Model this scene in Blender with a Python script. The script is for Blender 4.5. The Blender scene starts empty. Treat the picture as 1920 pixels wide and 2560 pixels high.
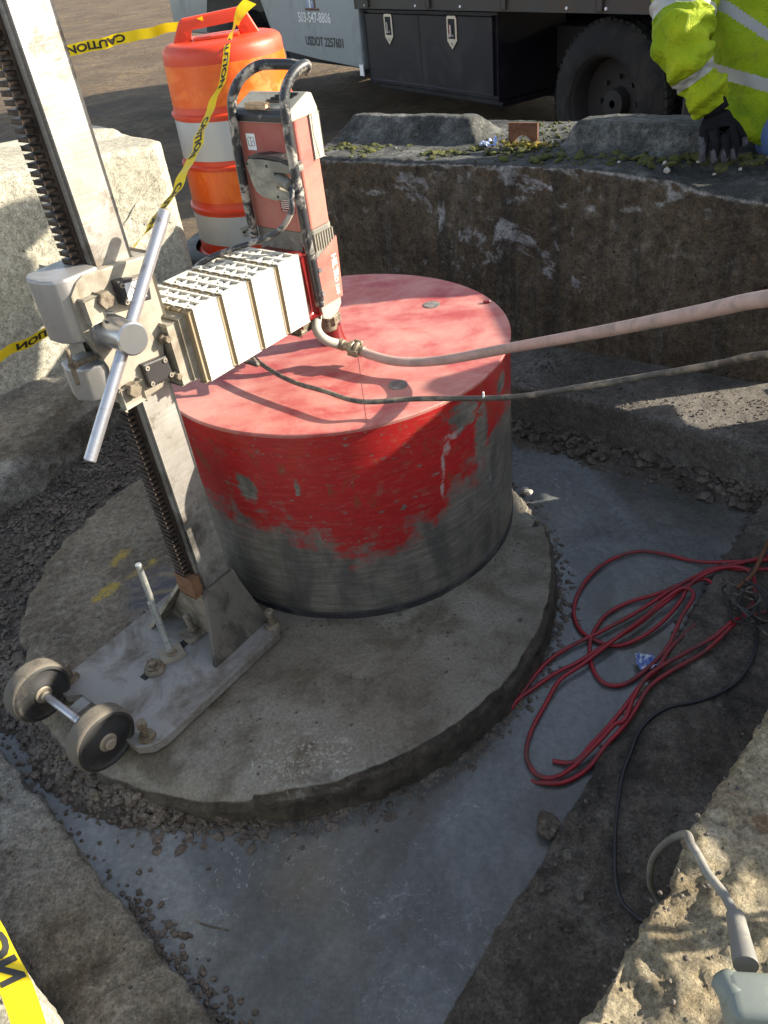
import bpy, bmesh, math, random
import numpy as np
from mathutils import Vector, Matrix, noise
random.seed(7); rng = np.random.default_rng(7)
V = Vector; rad = math.radians
S = bpy.context.scene; COL = S.collection

# ------------------------------------------------------------------ camera, sky, sun, exposure
cam = bpy.data.objects.new('camera', bpy.data.cameras.new('camera')); COL.objects.link(cam)
Rm = ((0.99071424, 0.13596066, 0.0), (-0.08239668, 0.60040575, -0.79543933), (-0.10814845, 0.78805307, 0.60603323))
cam.matrix_world = Matrix.Translation((0.070264, -1.894682, 1.424682)) @ Matrix(Rm).to_4x4()
# columns of the rotation are right, up, back
M3 = Matrix(((0.99071424, 0.13596066, 0.0), (-0.08239668, 0.60040575, -0.79543933), (-0.10814845, 0.78805307, 0.60603323)))
cam.data.sensor_fit = 'VERTICAL'; cam.data.sensor_height = 36; cam.data.sensor_width = 27
cam.data.lens = 1940.3 / 2560 * 36
cam.data.clip_start = 0.02; cam.data.clip_end = 500
S.camera = cam

SUN_EL, SUN_AZ = 22.0, 1.5           # azimuth measured from +x towards +y
W = bpy.data.worlds.new('World'); S.world = W; W.use_nodes = True
nt = W.node_tree; nt.nodes.clear()
bgn = nt.nodes.new('ShaderNodeBackground'); wo = nt.nodes.new('ShaderNodeOutputWorld'); sk = nt.nodes.new('ShaderNodeTexSky')
sk.sky_type = 'NISHITA'; sk.sun_disc = False; sk.sun_elevation = rad(SUN_EL); sk.sun_rotation = rad(90 - SUN_AZ)
sk.air_density = 1.0; sk.dust_density = 1.0; sk.ozone_density = 1.0
bgn.inputs[1].default_value = 0.115
hs = nt.nodes.new('ShaderNodeHueSaturation'); hs.inputs['Saturation'].default_value = .66; nt.links.new(sk.outputs[0], hs.inputs['Color']); nt.links.new(hs.outputs[0], bgn.inputs[0]); nt.links.new(bgn.outputs[0], wo.inputs[0])
sl = bpy.data.lights.new('sun', 'SUN'); so = bpy.data.objects.new('sun', sl); COL.objects.link(so)
sl.energy = 5.0; sl.angle = rad(0.55); sl.color = (1.0, 0.91, 0.76)
sd = V((math.cos(rad(SUN_EL)) * math.cos(rad(SUN_AZ)), math.cos(rad(SUN_EL)) * math.sin(rad(SUN_AZ)), math.sin(rad(SUN_EL))))
so.rotation_euler = sd.to_track_quat('Z', 'Y').to_euler(); so.location = (6, 0, 4)
S.view_settings.view_transform = 'Standard'; S.view_settings.look = 'None'
S.view_settings.exposure = 1.55; S.view_settings.gamma = 1.0

# ------------------------------------------------------------------ node helpers
class NT:
    def __init__(s, name):
        s.m = bpy.data.materials.new(name); s.m.use_nodes = True; s.t = s.m.node_tree; s.t.nodes.clear()
        s.out = s.n('ShaderNodeOutputMaterial'); s.b = s.n('ShaderNodeBsdfPrincipled'); s.l(s.b.outputs[0], s.out.inputs[0])
        s.co = s.n('ShaderNodeTexCoord').outputs['Object']
    def n(s, k, **kw):
        x = s.t.nodes.new(k)
        for a, b in kw.items(): setattr(x, a, b)
        return x
    def l(s, a, b): s.t.links.new(a, b)
    def set(s, sock, v):
        if hasattr(v, 'is_linked'): s.l(v, sock)
        elif sock.type == 'RGBA': sock.default_value = (*v[:3], 1) if isinstance(v, (tuple, list)) else (v, v, v, 1)
        else: sock.default_value = v
    def mapc(s, scale=(1, 1, 1), rot=(0, 0, 0), co=None, loc=(0, 0, 0)):
        m = s.n('ShaderNodeMapping'); s.l(co or s.co, m.inputs[0]); m.inputs['Scale'].default_value = scale; m.inputs['Rotation'].default_value = rot; m.inputs['Location'].default_value = loc
        return m.outputs[0]
    def noise(s, sc, det=6, ro=.6, dist=0, co=None):
        x = s.n('ShaderNodeTexNoise'); s.l(co or s.co, x.inputs['Vector'])
        x.inputs['Scale'].default_value = sc; x.inputs['Detail'].default_value = det; x.inputs['Roughness'].default_value = ro; x.inputs['Distortion'].default_value = dist
        return x.outputs['Fac']
    def voro(s, sc, feat='F1', out='Distance', co=None, rnd=1):
        x = s.n('ShaderNodeTexVoronoi', feature=feat); s.l(co or s.co, x.inputs['Vector']); x.inputs['Scale'].default_value = sc; x.inputs['Randomness'].default_value = rnd
        return x.outputs[out]
    def ramp(s, fac, stops, interp='LINEAR'):
        x = s.n('ShaderNodeValToRGB'); s.l(fac, x.inputs[0]); e = x.color_ramp.elements; x.color_ramp.interpolation = interp
        while len(e) < len(stops): e.new(0.5)
        for i, (p, c) in enumerate(stops):
            e[i].position = p; e[i].color = (c, c, c, 1) if not isinstance(c, tuple) else (*c[:3], 1)
        return x.outputs[0]
    def mix(s, f, a, b, mode='MIX'):
        x = s.n('ShaderNodeMix', data_type='RGBA', blend_type=mode)
        s.set(x.inputs[0], f); s.set(x.inputs[6], a); s.set(x.inputs[7], b); return x.outputs[2]
    def math(s, op, a, b=0.0, c=None, clamp=False):
        x = s.n('ShaderNodeMath', operation=op); x.use_clamp = clamp; s.set(x.inputs[0], a); s.set(x.inputs[1], b)
        if c is not None: s.set(x.inputs[2], c)
        return x.outputs[0]
    def sep(s, co=None):
        x = s.n('ShaderNodeSeparateXYZ'); s.l(co or s.co, x.inputs[0]); return x.outputs
    def geo(s, k='Normal'): return s.n('ShaderNodeNewGeometry').outputs[k]
    def attr(s, name):
        return s.n('ShaderNodeAttribute', attribute_name=name)
    def bump(s, h, st=.5, d=.01, prev=None):
        x = s.n('ShaderNodeBump'); s.l(h, x.inputs['Height']); x.inputs['Strength'].default_value = st; x.inputs['Distance'].default_value = d
        if prev is not None: s.l(prev, x.inputs['Normal'])
        return x.outputs[0]
    def grain(s, col, sc, lo=.55, hi=1.5, loc=(0, 0, 0)):
        n1 = s.noise(sc, 7, .8, 0, s.mapc(loc=loc)); return s.mix(1.0, col, s.ramp2(n1, lo, hi), 'MULTIPLY')
    def ramp2(s, fac, lo, hi, a=.34, b=.66):
        x = s.n('ShaderNodeMapRange'); s.l(fac, x.inputs[0]); x.inputs[1].default_value = a; x.inputs[2].default_value = b; x.inputs[3].default_value = lo; x.inputs[4].default_value = hi; return x.outputs[0]
    def fin(s, col=None, rough=None, metal=None, nor=None, spec=None, coat=None):
        for k, v in (('Base Color', col), ('Roughness', rough), ('Metallic', metal), ('Normal', nor), ('Specular IOR Level', spec), ('Coat Weight', coat)):
            if v is not None: s.set(s.b.inputs[k], v)
        return s.m

def concrete(name, lo, mid, hi, sc=3.0, rough=.9, bump=.5, bd=.006, stain=None, stain_th=(.5, .62), pits=.5, speck=None, streak=False, wet=None, contrast=(.3, .5, .72)):
    g = NT(name)
    a = g.noise(sc, 9, .68, .3); b = g.noise(sc * 9, 8, .72); v = g.voro(sc * 26)
    col = g.ramp(a, [(contrast[0], lo), (contrast[1], mid), (contrast[2], hi)])
    col = g.mix(g.math('MULTIPLY', g.ramp(b, [(.35, 0), (.65, 1)]), .5), col, g.mix(.5, col, hi))
    if streak:
        st = g.noise(1, 7, .7, 0, g.mapc((9, 9, 1.0)))
        col = g.mix(g.ramp(st, [(.42, 0), (.62, .7)]), col, lo)
    if stain:
        s_ = g.noise(sc * .9, 8, .7, .6, g.mapc(loc=(5, 3, 1)))
        col = g.mix(g.ramp(s_, [(stain_th[0], 0), (stain_th[1], .85)]), col, stain)
    pt = g.ramp(g.voro(sc * 17, co=g.mapc(loc=(2, 7, 4))), [(.04, 1), (.16, 0)])
    pm = g.ramp(g.noise(sc * 5, 3, .5, 0, g.mapc(loc=(9, 2, 2))), [(.5, 0), (.6, 1)])
    pit = g.math('MULTIPLY', pt, pm)
    col = g.mix(g.math('MULTIPLY', pit, pits), col, tuple(x * .35 for x in lo))
    if speck:
        sp = g.ramp(g.voro(sc * 30, co=g.mapc(loc=(1, 1, 8))), [(.06, 1), (.12, 0)])
        sm = g.ramp(g.noise(sc * 14, 3, .5), [(.55, 0), (.62, 1)])
        col = g.mix(g.math('MULTIPLY', sp, sm), col, speck)
    col = g.grain(col, 42, .55, 1.48); col = g.grain(col, 150, .45, 1.62, (3, 3, 3))
    fine = g.noise(150, 6, .8)
    h = g.math('ADD', g.math('MULTIPLY', b, 1.0), g.math('MULTIPLY', fine, .5)); h = g.math('SUBTRACT', h, g.math('MULTIPLY', pit, 1.2))
    nor = g.bump(h, bump, bd)
    r = rough
    if wet:
        wm = g.ramp(g.noise(sc * .8, 6, .6, .4, g.mapc(loc=(3, 3, 9))), [(wet - .05, rough), (wet + .05, .32)]); r = wm
    return g.fin(col, r, 0, nor, .4)

def plain(name, col, rough=.5, metal=0.0, dirt=None, dsc=8, dth=(.45, .6), bump=.15, bd=.002, spec=None, damt=.9):
    g = NT(name); c = g.mix(g.noise(dsc * .7, 5, .6), tuple(x * .82 for x in col), tuple(min(1, x * 1.12) for x in col))
    r = rough
    if dirt:
        m = g.ramp(g.noise(dsc, 9, .7, .5), [(dth[0], 0), (dth[1], damt)]); c = g.mix(m, c, dirt); r = g.math('ADD', g.math('MULTIPLY', m, .35), rough, clamp=True)
    nor = g.bump(g.noise(dsc * 9, 6, .7), bump, bd)
    return g.fin(c, r, metal, nor, spec)

M = {}
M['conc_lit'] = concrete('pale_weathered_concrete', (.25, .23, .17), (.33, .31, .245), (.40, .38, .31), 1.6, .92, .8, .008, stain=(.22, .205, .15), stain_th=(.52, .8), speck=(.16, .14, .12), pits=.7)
M['conc_wall'] = concrete('brown_stained_concrete', (.045, .037, .030), (.085, .070, .056), (.17, .15, .13), 2.2, .9, .6, .008, streak=True, pits=.8, speck=(.26, .26, .25), contrast=(.32, .52, .78))
M['conc_top'] = M['conc_wall']
M['conc_fg'] = concrete('coarse_sandy_concrete', (.24, .17, .08), (.40, .33, .205), (.50, .46, .37), 7, .9, 1.0, .022, stain=(.20, .12, .06), stain_th=(.54, .66), speck=(.55, .53, .5), pits=.9)
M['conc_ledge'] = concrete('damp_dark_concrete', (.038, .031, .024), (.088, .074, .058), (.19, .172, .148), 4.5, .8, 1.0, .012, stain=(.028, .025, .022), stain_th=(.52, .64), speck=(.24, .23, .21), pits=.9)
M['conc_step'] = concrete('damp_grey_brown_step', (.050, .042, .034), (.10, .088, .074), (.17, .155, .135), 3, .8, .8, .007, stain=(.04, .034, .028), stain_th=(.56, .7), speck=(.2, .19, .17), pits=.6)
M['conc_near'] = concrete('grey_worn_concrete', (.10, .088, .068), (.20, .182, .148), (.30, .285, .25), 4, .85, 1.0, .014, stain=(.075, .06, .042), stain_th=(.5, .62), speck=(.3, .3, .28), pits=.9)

def wall_mat():
    g = NT('brown_stained_block_concrete')
    nz = g.sep(g.geo('Normal'))[2]; z = g.sep()[2]
    a = g.noise(2.4, 9, .7, .3); b = g.noise(20, 8, .75)
    side = g.ramp(a, [(.3, (.036, .024, .014)), (.5, (.085, .060, .036)), (.72, (.15, .115, .080))])
    st = g.noise(1, 8, .75, 0, g.mapc((12, 12, .8))); side = g.mix(g.ramp(st, [(.45, 0), (.62, .75)]), side, (.03, .026, .022))
    st2 = g.noise(1, 8, .75, 0, g.mapc((16, 16, 1.2), loc=(4, 4, 4))); side = g.mix(g.ramp(st2, [(.55, 0), (.7, .5)]), side, (.17, .15, .13))
    side = g.mix(g.math('MULTIPLY', g.ramp(b, [(.5, 0), (.66, 1)]), .4), side, (.16, .135, .11))
    scar = g.ramp(g.noise(3.3, 7, .62, .5, g.mapc(loc=(7.3, 1.1, 2.2))), [(.605, 0), (.63, 1)])
    side = g.mix(g.math('MULTIPLY', scar, g.ramp(b, [(.35, .2), (.55, .9)])), side, (.27, .26, .26))
    pt = g.ramp(g.voro(34), [(.05, 1), (.15, 0)]); pm = g.ramp(g.noise(8, 3, .5), [(.48, 0), (.58, 1)]); pit = g.math('MULTIPLY', pt, pm)
    side = g.mix(pit, side, (.015, .013, .011))
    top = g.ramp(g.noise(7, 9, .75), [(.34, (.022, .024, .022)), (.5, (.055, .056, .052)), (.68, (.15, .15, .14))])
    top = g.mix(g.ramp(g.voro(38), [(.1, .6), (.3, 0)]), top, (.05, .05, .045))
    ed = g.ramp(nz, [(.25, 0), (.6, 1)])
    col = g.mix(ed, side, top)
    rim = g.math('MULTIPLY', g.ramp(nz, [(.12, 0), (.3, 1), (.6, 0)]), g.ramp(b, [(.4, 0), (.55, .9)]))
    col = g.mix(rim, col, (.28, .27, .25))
    col = g.grain(col, 34, .5, 1.6); col = g.grain(col, 130, .45, 1.6, (3, 3, 3))
    h = g.math('SUBTRACT', g.math('ADD', g.math('MULTIPLY', b, .9), g.math('MULTIPLY', g.noise(110, 6, .8), .6)), g.math('MULTIPLY', pit, 1.0))
    return g.fin(col, .88, 0, g.bump(h, 1.0, .011), .35)
M['wall'] = wall_mat()

def slab_mat():
    g = NT('wet_round_slab_concrete')
    x, y, z = g.sep()[:3]
    a = g.noise(3.0, 9, .68, .4); b = g.noise(26, 8, .72)
    coarse = g.ramp(a, [(.32, (.065, .05, .034)), (.5, (.135, .108, .074)), (.7, (.23, .195, .14))])
    coarse = g.mix(g.ramp(b, [(.5, 0), (.66, .7)]), coarse, (.22, .2, .16))
    smooth = g.ramp(g.noise(2.2, 7, .6, .6, g.mapc(loc=(1, 5, 0))), [(.35, (.125, .108, .080)), (.55, (.185, .168, .132)), (.72, (.24, .225, .185))])
    smooth = g.mix(g.ramp(g.noise(7, 8, .7, .2, g.mapc(loc=(8, 5, 0))), [(.47, 0), (.6, .8)]), smooth, (.085, .070, .046))
    k = g.math('ADD', g.math('ADD', g.math('MULTIPLY', x, 1.25), g.math('MULTIPLY', y, -1.0)), g.math('MULTIPLY', g.math('SUBTRACT', g.noise(6, 7, .7), .5), .5))
    m = g.ramp(g.math('ADD', k, .35), [(.02, 0), (.12, 1)])
    col = g.mix(m, coarse, smooth)
    # dark wet puddle beside the mast
    d = g.n('ShaderNodeVectorMath', operation='DISTANCE'); g.l(g.co, d.inputs[0]); d.inputs[1].default_value = (-.58, -.25, 0)
    pud = g.ramp(g.math('ADD', d.outputs['Value'], g.math('MULTIPLY', g.noise(9, 5, .6), .12)), [(.15, 1), (.19, 0)])
    col = g.mix(g.math('MULTIPLY', pud, .8), col, (.05, .045, .045))
    ch = g.ramp(g.voro(24, co=g.mapc(loc=(3, 8, 0))), [(.05, 1), (.1, 0)]); cm = g.ramp(g.noise(5, 3, .5), [(.55, 0), (.62, 1)])
    chips = g.math('MULTIPLY', ch, cm); col = g.mix(chips, col, (.045, .04, .035))
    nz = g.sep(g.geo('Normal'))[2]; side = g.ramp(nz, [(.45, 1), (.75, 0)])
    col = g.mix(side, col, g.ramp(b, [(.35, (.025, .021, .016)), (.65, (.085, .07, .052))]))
    rough = g.mix(m, .85, g.ramp(g.noise(5, 6, .6, .5, g.mapc(loc=(2, 2, 2))), [(.42, .62), (.55, .36)]))
    rough = g.mix(pud, rough, .12); rough = g.mix(side, rough, .8)
    fine = g.math('ADD', g.math('MULTIPLY', b, .7), g.math('MULTIPLY', g.noise(120, 5, .7), .4))
    bst = g.math('MULTIPLY', fine, g.math('SUBTRACT', 1.0, g.math('MULTIPLY', m, .62)))
    bst = g.math('MULTIPLY', bst, g.math('SUBTRACT', 1.0, g.math('MULTIPLY', pud, .8)))
    nor = g.bump(bst, .8, .010)
    gr = g.ramp2(g.noise(55, 7, .85), .35, 1.8); gr2 = g.mix(m, gr, g.ramp2(g.noise(120, 7, .85), .55, 1.45)); col = g.mix(1.0, col, gr2, 'MULTIPLY')
    # worn yellow paint marks
    ya = g.attr('yellow').outputs['Fac']
    col = g.mix(g.math('MULTIPLY', ya, g.ramp(g.noise(38, 6, .7), [(.42, 0), (.5, .9)])), col, (.40, .28, .04))
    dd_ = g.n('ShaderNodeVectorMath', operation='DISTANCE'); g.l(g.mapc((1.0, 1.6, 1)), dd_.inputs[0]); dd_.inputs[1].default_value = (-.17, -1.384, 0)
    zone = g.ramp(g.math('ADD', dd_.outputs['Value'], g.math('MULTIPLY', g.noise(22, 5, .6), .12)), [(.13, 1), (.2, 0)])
    glint = g.ramp(g.math('ABSOLUTE', g.math('SUBTRACT', g.noise(26, 4, .6, 1.2), .5)), [(0, 1), (.022, 0)])  # pale squiggles painted in as sky glints on the wet film
    col = g.mix(g.math('MULTIPLY', g.math('MULTIPLY', zone, g.math('MULTIPLY', glint, g.ramp(g.noise(60, 3, .6), [(.45, 0), (.55, 1)]))), .6), col, (.62, .60, .54)); rough = g.mix(zone, rough, .12)
    return g.fin(col, rough, 0, nor, .5)
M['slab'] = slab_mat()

def water_mat():
    g = NT('grey_slurry_water')
    a = g.noise(2.2, 7, .6, 1.2); col = g.ramp(a, [(.3, (.075, .079, .078)), (.5, (.13, .138, .138)), (.72, (.19, .198, .194))])
    x = g.sep()[0]
    col = g.mix(g.ramp(g.math('ADD', x, g.math('MULTIPLY', g.noise(3, 5, .6), .3)), [(-.1, .0), (0.0, .0)]), col, col)
    # foam streaks
    f1 = g.noise(4.2, 6, .62, 2.4); f2 = g.math('ABSOLUTE', g.math('SUBTRACT', f1, .5)); line = g.ramp(f2, [(.0, 1), (.012, 0)])
    fm = g.ramp(g.noise(3.2, 4, .6, 0, g.mapc(loc=(4, 4, 4))), [(.52, 0), (.62, 1)]); fb = g.ramp(g.noise(90, 3, .7), [(.5, 0), (.58, 1)])
    foam = g.math('MULTIPLY', g.math('MULTIPLY', line, fm), fb)
    sp = g.math('MULTIPLY', g.ramp(g.voro(90), [(.08, 1), (.14, 0)]), g.ramp(g.noise(12, 4, .6), [(.56, 0), (.64, .8)]))
    foam = g.math('MAXIMUM', foam, sp)
    col = g.mix(g.math('MULTIPLY', foam, .7), col, (.42, .43, .42))
    edge_ = g.noise(1.1, 6, .6, .8, g.mapc(loc=(3.3, 2.1, 0))); col = g.mix(g.ramp(edge_, [(.46, 0), (.62, .8)]), col, (.060, .053, .040)); col = g.grain(col, 70, .75, 1.28)
    r = g.ramp(g.noise(5, 6, .65, .6, g.mapc(loc=(8, 1, 2))), [(.40, .05), (.62, .26)])
    h = g.math('ADD', g.math('MULTIPLY', g.noise(14, 4, .5, .6), .6), g.math('MULTIPLY', g.noise(75, 5, .7), .28))
    return g.fin(col, r, 0, g.bump(h, .22, .006), .55)
M['water'] = water_mat()

def ground_mat():
    g = NT('damp_brown_dirt')
    a = g.noise(.9, 9, .7, .5); b = g.noise(9, 9, .75)
    col = g.ramp(a, [(.3, (.05, .033, .018)), (.5, (.13, .088, .046)), (.7, (.21, .15, .085))])
    col = g.mix(g.ramp(b, [(.42, .75), (.55, 0)]), col, (.06, .043, .03))
    tr = g.noise(1.4, 6, .6, 0, g.mapc((.25, 2.2, 1), (0, 0, .25))); col = g.mix(g.ramp(tr, [(.5, 0), (.64, .6)]), col, (.09, .065, .045))
    pb = g.ramp(g.voro(30), [(.08, .6), (.2, 0)]); col = g.mix(pb, col, (.13, .115, .09))
    h = g.math('ADD', b, g.math('MULTIPLY', g.noise(40, 6, .7), .4))
    return g.fin(col, .85, 0, g.bump(h, .9, .05), .35)
M['ground'] = ground_mat()

def mud_mat():
    g = NT('wet_grey_brown_mud')
    a = g.noise(4, 9, .7, .4); col = g.ramp(a, [(.3, (.026, .020, .015)), (.5, (.066, .052, .039)), (.7, (.13, .108, .085))])
    col = g.mix(g.ramp(g.voro(60), [(.1, .6), (.3, 0)]), col, (.13, .12, .105))
    h = g.math('ADD', g.noise(30, 8, .75), g.math('MULTIPLY', g.voro(45), -.7))
    return g.fin(col, .62, 0, g.bump(h, .8, .015), .5)
M['mud'] = mud_mat()
M['stone'] = concrete('wet_gravel_stone', (.032, .025, .019), (.075, .060, .046), (.15, .125, .10), 9, .6, .5, .004, pits=.2)
M['stone_pale'] = concrete('pale_stone_chip', (.2, .19, .16), (.3, .28, .24), (.4, .38, .34), 9, .85, .5, .004, pits=.2)
M['moss'] = plain('green_yellow_moss', (.12, .125, .022), .95, 0, (.04, .045, .018), 30, (.4, .6), 1, .01)
M['moss_gold'] = plain('golden_moss', (.42, .30, .04), .9, 0, (.16, .15, .03), 40, (.45, .6), 1, .01)

def paint_mat():
    g = NT('scraped_red_steel_barrel')
    lvl = g.attr('lvl').outputs['Fac']; ang = g.attr('ang').outputs['Fac']; z = g.sep()[2]
    cv = g.n('ShaderNodeCombineXYZ'); g.l(g.math('MULTIPLY', ang, 4.0), cv.inputs[0]); g.l(z, cv.inputs[1]); co = cv.outputs[0]
    n1 = g.noise(7, 8, .66, .3, g.mapc((.6, 2.2, 1), co=co)); n2 = g.noise(16, 8, .7, .2, g.mapc((.45, 3.0, 1), co=co, loc=(3, 3, 3)))
    streak = g.noise(14, 7, .72, 0, g.mapc((.22, 6, 1), co=co)); streak2 = g.noise(30, 6, .7, 0, g.mapc((.2, 6, 1), co=co, loc=(7, 2, 1)))
    e = g.math('ADD', g.math('SUBTRACT', z, lvl), g.math('ADD', g.math('MULTIPLY', g.math('SUBTRACT', n1, .5), .34), g.math('MULTIPLY', g.math('SUBTRACT', streak, .5), .22)))
    mask = g.ramp(g.math('ADD', e, .5), [(.465, 0), (.535, 1)])
    wear = g.math('MULTIPLY', g.ramp(n2, [(.60, 0), (.66, 1)]), g.ramp(g.math('ADD', z, 0.0), [(.1, 1), (.5, .95)]))
    mask = g.math('MULTIPLY', mask, g.math('SUBTRACT', 1.0, wear))
    extra = g.attr('bare').outputs['Fac']; mask = g.math('MULTIPLY', mask, g.math('SUBTRACT', 1.0, g.ramp(g.math('ADD', extra, g.math('MULTIPLY', g.math('SUBTRACT', n2, .5), 1.2)), [(.50, 0), (.66, 1)])))
    red = g.mix(g.ramp(streak, [(.4, 0), (.66, .65)]), (.33, .012, .013), (.21, .012, .010)); red = g.mix(g.ramp(streak2, [(.52, 0), (.7, .4)]), red, (.36, .10, .07)); red = g.mix(g.math('MULTIPLY', g.ramp(g.noise(9, 8, .75, .3, g.mapc((.5, 3, 1), co=co, loc=(6, 6, 1))), [(.55, 0), (.66, .55)]), .8), red, (.17, .10, .065))
    bare = g.ramp(streak, [(.3, (.10, .088, .070)), (.5, (.185, .168, .140)), (.7, (.29, .27, .235))])
    dk = g.ramp(g.noise(3, 6, .6, .3, g.mapc((1, 1.4, 1), co=co, loc=(1, 9, 0))), [(.45, 0), (.6, .7)]); bare = g.mix(dk, bare, (.070, .068, .064))
    bare = g.mix(g.ramp(streak2, [(.62, 0), (.7, .8)]), bare, (.3, .3, .27))
    col = g.mix(mask, bare, red)
    sm_ = g.attr('smear').outputs['Fac']; col = g.mix(g.ramp(g.math('ADD', sm_, g.math('MULTIPLY', g.math('SUBTRACT', g.noise(30, 6, .75, 0, g.mapc((.5, 2, 1), co=co)), .5), 1.6)), [(.55, 0), (.8, .7)]), col, (.30, .29, .27))
    rust = g.math('MULTIPLY', g.ramp(g.noise(5.5, 6, .65, .4, g.mapc((.9, 1.6, 1), co=co, loc=(2.2, 5, 5))), [(.60, 0), (.68, .75)]), mask); col = g.mix(rust, col, (.13, .055, .02))
    seg = g.ramp(z, [(.022, 1), (.024, 0)]); col = g.mix(seg, col, (.03, .03, .027))
    r = g.mix(mask, .45, .36)
    return g.fin(col, r, g.mix(mask, .35, 0.0), g.bump(streak, .12, .003), .5)
M['bit_side'] = paint_mat()

def lid_mat():
    g = NT('dusty_red_lid')
    a = g.noise(4.5, 9, .66, .8); b = g.noise(17, 8, .7, .3)
    sw = g.noise(5, 6, .6, .5, g.mapc((1, 2.2, 1), (0, 0, .6)))
    dust = g.math('ADD', g.math('MULTIPLY', a, .6), g.math('MULTIPLY', sw, .45))
    dust = g.math('ADD', dust, g.math('MULTIPLY', g.math('SUBTRACT', b, .5), .28))
    col = g.ramp(dust, [(.36, (.30, .03, .035)), (.45, (.37, .085, .075)), (.53, (.42, .15, .125)), (.66, (.50, .235, .19))])
    col = g.mix(g.ramp(g.noise(40, 6, .7), [(.62, 0), (.7, .4)]), col, (.45, .33, .27))
    return g.fin(col, .55, 0, g.bump(b, .1, .002), .4)
M['lid'] = lid_mat()
M['lid_disc'] = plain('worn_grey_plug', (.16, .15, .13), .5, .5, (.32, .28, .24), 25)
M['steel_col'] = None
def column_mat():
    g = NT('dusty_galvanised_column')
    z = g.sep()[2]
    ch = g.noise(1, 5, .6, 0, g.mapc((3, 3, 210))); a = g.noise(11, 8, .7, .2)
    col = g.ramp(a, [(.3, (.27, .245, .21)), (.5, (.36, .335, .30)), (.7, (.45, .425, .39))])
    col = g.mix(g.ramp(ch, [(.47, 0), (.56, .16)]), col, (.20, .17, .14))
    col = g.mix(g.ramp(g.noise(16, 8, .7, .4, g.mapc(loc=(4, 4, 4))), [(.56, 0), (.66, .7)]), col, (.12, .09, .065))
    low = g.ramp(z, [(.35, 1), (.52, 0)]); grime = g.ramp(g.noise(9, 8, .7), [(.4, 0), (.6, 1)]); col = g.mix(g.math('MULTIPLY', low, grime), col, (.09, .085, .075))
    return g.fin(col, .42, .45, g.bump(g.math('ADD', g.math('MULTIPLY', ch, .8), g.math('MULTIPLY', g.noise(60, 5, .7), .3)), .25, .0015), .5)
M['column'] = column_mat()
M['rack'] = plain('dark_toothed_rack_steel', (.07, .05, .038), .45, .6, (.035, .025, .02), 30)
M['alu'] = plain('dusty_cast_aluminium', (.30, .27, .215), .6, .15, (.17, .14, .10), 9, (.46, .64), .2)
M['alu2'] = plain('smooth_aluminium_housing', (.33, .32, .31), .38, .5, (.22, .19, .15), 7, (.48, .68), .12)
M['chrome'] = plain('polished_steel', (.50, .50, .51), .28, .85, (.22, .2, .18), 14, (.58, .70), .1)
M['rod'] = plain('scratched_steel_rod', (.48, .48, .50), .36, .8, (.22, .2, .19), 24, (.55, .68), .2)
M['bolt'] = plain('brown_dirty_bolt', (.21, .175, .125), .6, .4, (.10, .07, .048), 60, (.45, .6), .3)
M['blackp'] = plain('dusty_black_plastic', (.028, .026, .026), .45, 0, (.30, .27, .22), 16, (.56, .68), .2)
M['blackr'] = plain('worn_black_coating', (.022, .024, .028), .42, 0, (.42, .38, .32), 26, (.50, .60), .3, damt=.85)
M['spacer'] = plain('white_dusted_aluminium', (.60, .575, .50), .6, .0, (.40, .355, .26), 9, (.52, .68), .2)
M['spacer_edge'] = plain('tan_grimy_edge', (.27, .215, .13), .7, .0, (.26, .20, .12), 20, (.45, .6), .4)
M['mred'] = plain('dusty_faded_red_plastic', (.34, .075, .06), .5, 0, (.38, .17, .125), 5, (.40, .66), .12)
M['mred_dark'] = plain('glossy_dark_red_housing', (.15, .010, .010), .3, 0, (.30, .12, .08), 14, (.58, .7), .1)
M['mgrey'] = plain('dusty_grey_plastic', (.15, .145, .12), .6, 0, (.32, .30, .24), 12, (.5, .64), .2)
M['mgrey2'] = plain('pale_dusty_grey_plastic', (.34, .32, .26), .65, 0, (.22, .2, .16), 12, (.52, .64), .2)
M['tan'] = plain('tan_lever', (.58, .42, .25), .5, 0, (.3, .22, .14), 30)
M['white'] = plain('white_sticker', (.8, .8, .8), .5, 0, (.5, .48, .42), 40, (.62, .72))
M['ink'] = plain('black_ink', (.02, .02, .02), .6)
M['offwhite'] = plain('worn_white_lettering', (.72, .70, .66), .6, 0, (.5, .3, .25), 60, (.6, .7))
M['plate'] = plain('grimy_steel_base_plate', (.27, .262, .245), .5, .3, (.13, .11, .085), 7, (.46, .62), .35, .003)
M['gusset'] = plain('tan_stained_steel', (.28, .24, .18), .55, .25, (.13, .11, .08), 12, (.5, .62), .3)
M['gusset_dark'] = plain('wet_grimy_steel', (.12, .108, .088), .5, .3, (.05, .044, .036), 14, (.46, .6), .4)
M['wood'] = plain('brown_wood_shim', (.17, .085, .04), .8, 0, (.12, .06, .03), 40)
M['tyre_s'] = plain('muddy_solid_rubber', (.018, .018, .018), .7, 0, (.07, .062, .05), 14, (.54, .68), .4)
M['tyre_mud'] = plain('clay_coated_tread', (.12, .105, .082), .8, 0, (.045, .038, .03), 14, (.55, .68), .5, .004)
M['zinc'] = plain('zinc_threaded_rod', (.62, .64, .62), .35, .8, (.4, .38, .32), 40)
M['orange'] = plain('orange_plastic_drum', (.60, .045, .010), .42, 0, (.50, .07, .02), 3, (.5, .7), .08)
M['sheet_o'] = plain('orange_reflective_sheeting', (.72, .105, .008), .28, 0, (.78, .17, .012), 5, (.5, .6), .05)
M['sheet_w'] = plain('white_reflective_sheeting', (.44, .46, .46), .3, 0, (.45, .45, .42), 9, (.6, .72), .05)
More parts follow.
